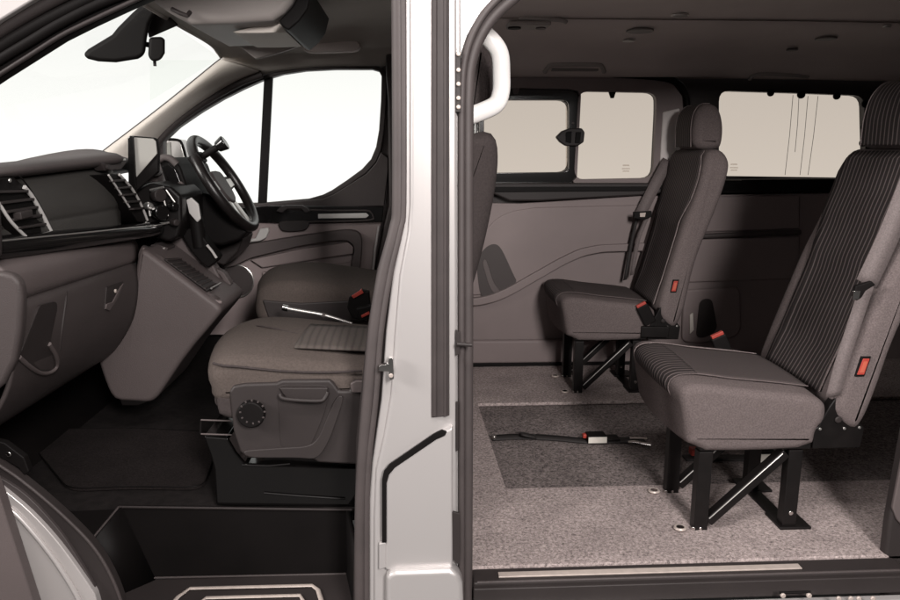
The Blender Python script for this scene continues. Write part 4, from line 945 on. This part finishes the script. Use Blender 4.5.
# seat belts hanging on the seats
b1 = thing('seat_belt', 'grey seat belt lying down the backrest of the nearest rear seat', 'seat belt', tuple(P(866,290,1.75)), 'rear seat belts')
ribbon('webbing', [P(915,170,1.74), P(889,235,1.745), P(866,284,1.75)], .052, 'webbing', b1, (1,-.25,-.5))
ribbon('lower_webbing', [P(866,288,1.745), P(854,325,1.74), P(842,362,1.735), P(833,396,1.735)], .036, 'webbing', b1, (1,-.3,.3))
tgx = slab('belt_tongue', [(856,286),(872,281),(876,285),(866,291),(862,298),(857,301),(854,297)], 1.715, .012, 'black', b1, bevel=.003)
slab('tongue_plate', [(854,291),(861,291),(859,299),(853,300)], 1.712, .004, 'chrome', tgx, bevel=.001)
b2 = thing('seat_belt', 'grey seat belt with black guide on the far edge of the far rear seat', 'seat belt', tuple(P(644,215,3.2)), 'rear seat belts')
ribbon('webbing', [P(668,160,3.27), P(655,185,3.25), P(640,215,3.24)], .05, 'webbing', b2, (1,-.25,-.5))
ribbon('lower_webbing', [P(638,214,3.235), P(632,240,3.23), P(625,280,3.22)], .016, 'webbing_black', b2, (1,-.3,.3))
ribbon('lower_webbing', [P(648,216,3.2), P(638,240,3.2), P(632,275,3.2)], .02, 'webbing', b2, (1,-.3,.3))
tgy = slab('belt_tongue', [(634,212),(652,211),(652,217),(643,220),(634,218)], 3.17, .02, 'black', b2, bevel=.003)
slab('tongue_plate', [(640,213),(646,212.5),(645,217),(640,217)], 3.167, .004, 'steel', tgy, bevel=.001)

# strap on the floor
b3 = thing('floor_strap', 'black strap with white labelled buckle lying in the open across the dark carpet', 'strap', tuple(PZ(560,438,-.014)), 'floor straps')
zf = -.010
ribbon('webbing', [PZ(a,b,zf) for a, b in ((492,438),(520,436.5),(555,438),(590,441),(620,440),(645,441))], .045, 'webbing_black', b3, (0,1,0), th=.004)
cyl('strap_anchor', PZ(494,439,zf), (0,0,1), .009, .012, 'chrome', b3)
ribbon('strap_loop', [PZ(520,433,zf+.006), PZ(522,434,zf+.02), PZ(536,437,zf+.006)], .03, 'webbing_black', b3, (0,1,0), th=.004)
c0, c1 = PZ(587,443,zf), PZ(606,442.5,zf)
bm = bmesh.new(); add_box(bm, (c0.x,c0.y-.01,zf+.002), (c1.x,c0.y+.04,zf+.028)); bkl = obj('buckle', bm, 'black', b3, bevel=.004)
bm = bmesh.new(); add_box(bm, (c0.x+.002,c0.y-.013,zf+.004), (c1.x-.001,c0.y-.0095,zf+.025)); obj('buckle_label', bm, 'white_label', bkl)
box('buckle_button', (c0.x-.012,c0.y+.01,zf+.012), (c0.x+.001,c0.y+.03,zf+.026), 'red', bkl, .003)
ptube('buckle_tongue', [(0,0,1),(0,0,1)], .001, 'chrome', bkl) if False else None
q = [PZ(628,442,zf+.012), PZ(634,441.5,zf+.014), PZ(651,444.5,zf+.012)]
tube('strap_tongue', q, .008, 'chrome', b3, n=10, flat=.5)
tube('strap_tongue', [PZ(630,438,zf+.012), PZ(640,438,zf+.012), PZ(647,438.5,zf+.012)], .005, 'steel', b3, n=10, flat=.5)
box('strap_adjuster', (c1.x+.004,c0.y+.0,zf+.002), (c1.x+.05,c0.y+.045,zf+.012), 'steel_black', b3, .002)

b4 = thing('floor_strap', 'black strap with white buckle lying half hidden under the nearest rear seat', 'strap', tuple(PZ(740,456,-.014)), 'floor straps')
ribbon('webbing', [PZ(a,b,zf) for a, b in ((684,458),(715,457.5),(745,458),(790,459))], .045, 'webbing_black', b4, (0,1,0), th=.004)
e0, e1 = PZ(755,462,zf), PZ(775,461,zf)
bm = bmesh.new(); add_box(bm, (e0.x,e0.y-.01,zf+.002), (e1.x,e0.y+.045,zf+.035)); bk2 = obj('buckle', bm, 'black', b4, bevel=.004)
bm = bmesh.new(); add_box(bm, (e0.x+.002,e0.y-.013,zf+.004), (e1.x-.001,e0.y-.0095,zf+.031)); obj('buckle_label', bm, 'white_label', bk2)
e2 = PZ(695,458,zf); box('buckle_button', (e2.x-.012,e2.y,zf+.005), (e2.x+.012,e2.y+.03,zf+.03), 'red', b4, .004)

# ================================================================== LIGHT
w = bpy.data.worlds.new('World'); scn.world = w; w.use_nodes = True
nt = w.node_tree; bg = nt.nodes['Background']
tc = nt.nodes.new('ShaderNodeTexCoord'); sx = nt.nodes.new('ShaderNodeSeparateXYZ'); nt.links.new(tc.outputs['Generated'], sx.inputs[0])
rp_ = nt.nodes.new('ShaderNodeValToRGB')
rp_.color_ramp.elements[0].position = .47; rp_.color_ramp.elements[0].color = (.05,.046,.045,1)
rp_.color_ramp.elements[1].position = .60; rp_.color_ramp.elements[1].color = (1,.985,.965,1)
mp = nt.nodes.new('ShaderNodeMapRange'); mp.inputs['From Min'].default_value = -1; mp.inputs['From Max'].default_value = 1
# bright seamless backdrop behind the far side (+Y) and ahead of the van (-X), dim studio behind the camera
ml = nt.nodes.new('ShaderNodeMath'); ml.operation = 'MULTIPLY_ADD'; ml.inputs[1].default_value = -.15
nt.links.new(sx.outputs['X'], ml.inputs[0]); nt.links.new(sx.outputs['Y'], ml.inputs[2])
nt.links.new(ml.outputs[0], mp.inputs['Value']); nt.links.new(mp.outputs['Result'], rp_.inputs['Fac'])
mz = nt.nodes.new('ShaderNodeMapRange'); mz.inputs['From Min'].default_value = -.08; mz.inputs['From Max'].default_value = .12; mz.inputs['To Min'].default_value = 1.1; mz.inputs['To Max'].default_value = .9
nt.links.new(sx.outputs['Z'], mz.inputs['Value'])
mm = nt.nodes.new('ShaderNodeMix'); mm.data_type = 'RGBA'; mm.blend_type = 'MULTIPLY'; mm.inputs['Factor'].default_value = 1
nt.links.new(rp_.outputs['Color'], mm.inputs['A']); nt.links.new(mz.outputs['Result'], mm.inputs['B'])
nt.links.new(mm.outputs['Result'], bg.inputs['Color']); bg.inputs['Strength'].default_value = 1.12
def area(name, loc, aim, size, power, col=(1,.945,.915)):
    ld = bpy.data.lights.new(name, 'AREA'); ld.shape = 'RECTANGLE'; ld.size = size[0]; ld.size_y = size[1]; ld.energy = power; ld.color = col
    o = bpy.data.objects.new(name, ld); C.objects.link(o); o.location = loc
    o.rotation_euler = (Vector(aim)-Vector(loc)).to_track_quat('-Z','Y').to_euler()
    return o
area('softbox', (.82,-1.3,1.95), (.55,2.6,.5), (.5,.8), 135)
area('windscreen_softbox', (-3.6,.3,2.3), (-.6,3.0,1.15), (1.2,1.2), 170)
area('overhead_strip', (.0,.35,2.7), (.0,1.5,1.0), (1.6,.35), 34)
area('front_softbox', (-1.5,-1.0,1.6), (-.5,2.2,.5), (1.2,1.2), 8)

# ================================================================== CAMERA
cd = bpy.data.cameras.new('Camera'); cam = bpy.data.objects.new('Camera', cd); C.objects.link(cam)
cd.sensor_width = 36; cd.lens = F/900*36; cd.clip_end = 200; cd.clip_start = .02
cam.location = (0,0,H); cam.rotation_euler = (math.pi/2-PT, 0, -YW)
scn.camera = cam
scn.render.engine = 'CYCLES'
scn.render.resolution_x = 1024; scn.render.resolution_y = 683
scn.view_settings.view_transform = 'Standard'; scn.view_settings.look = 'None'
scn.view_settings.exposure = 0; scn.view_settings.gamma = 1
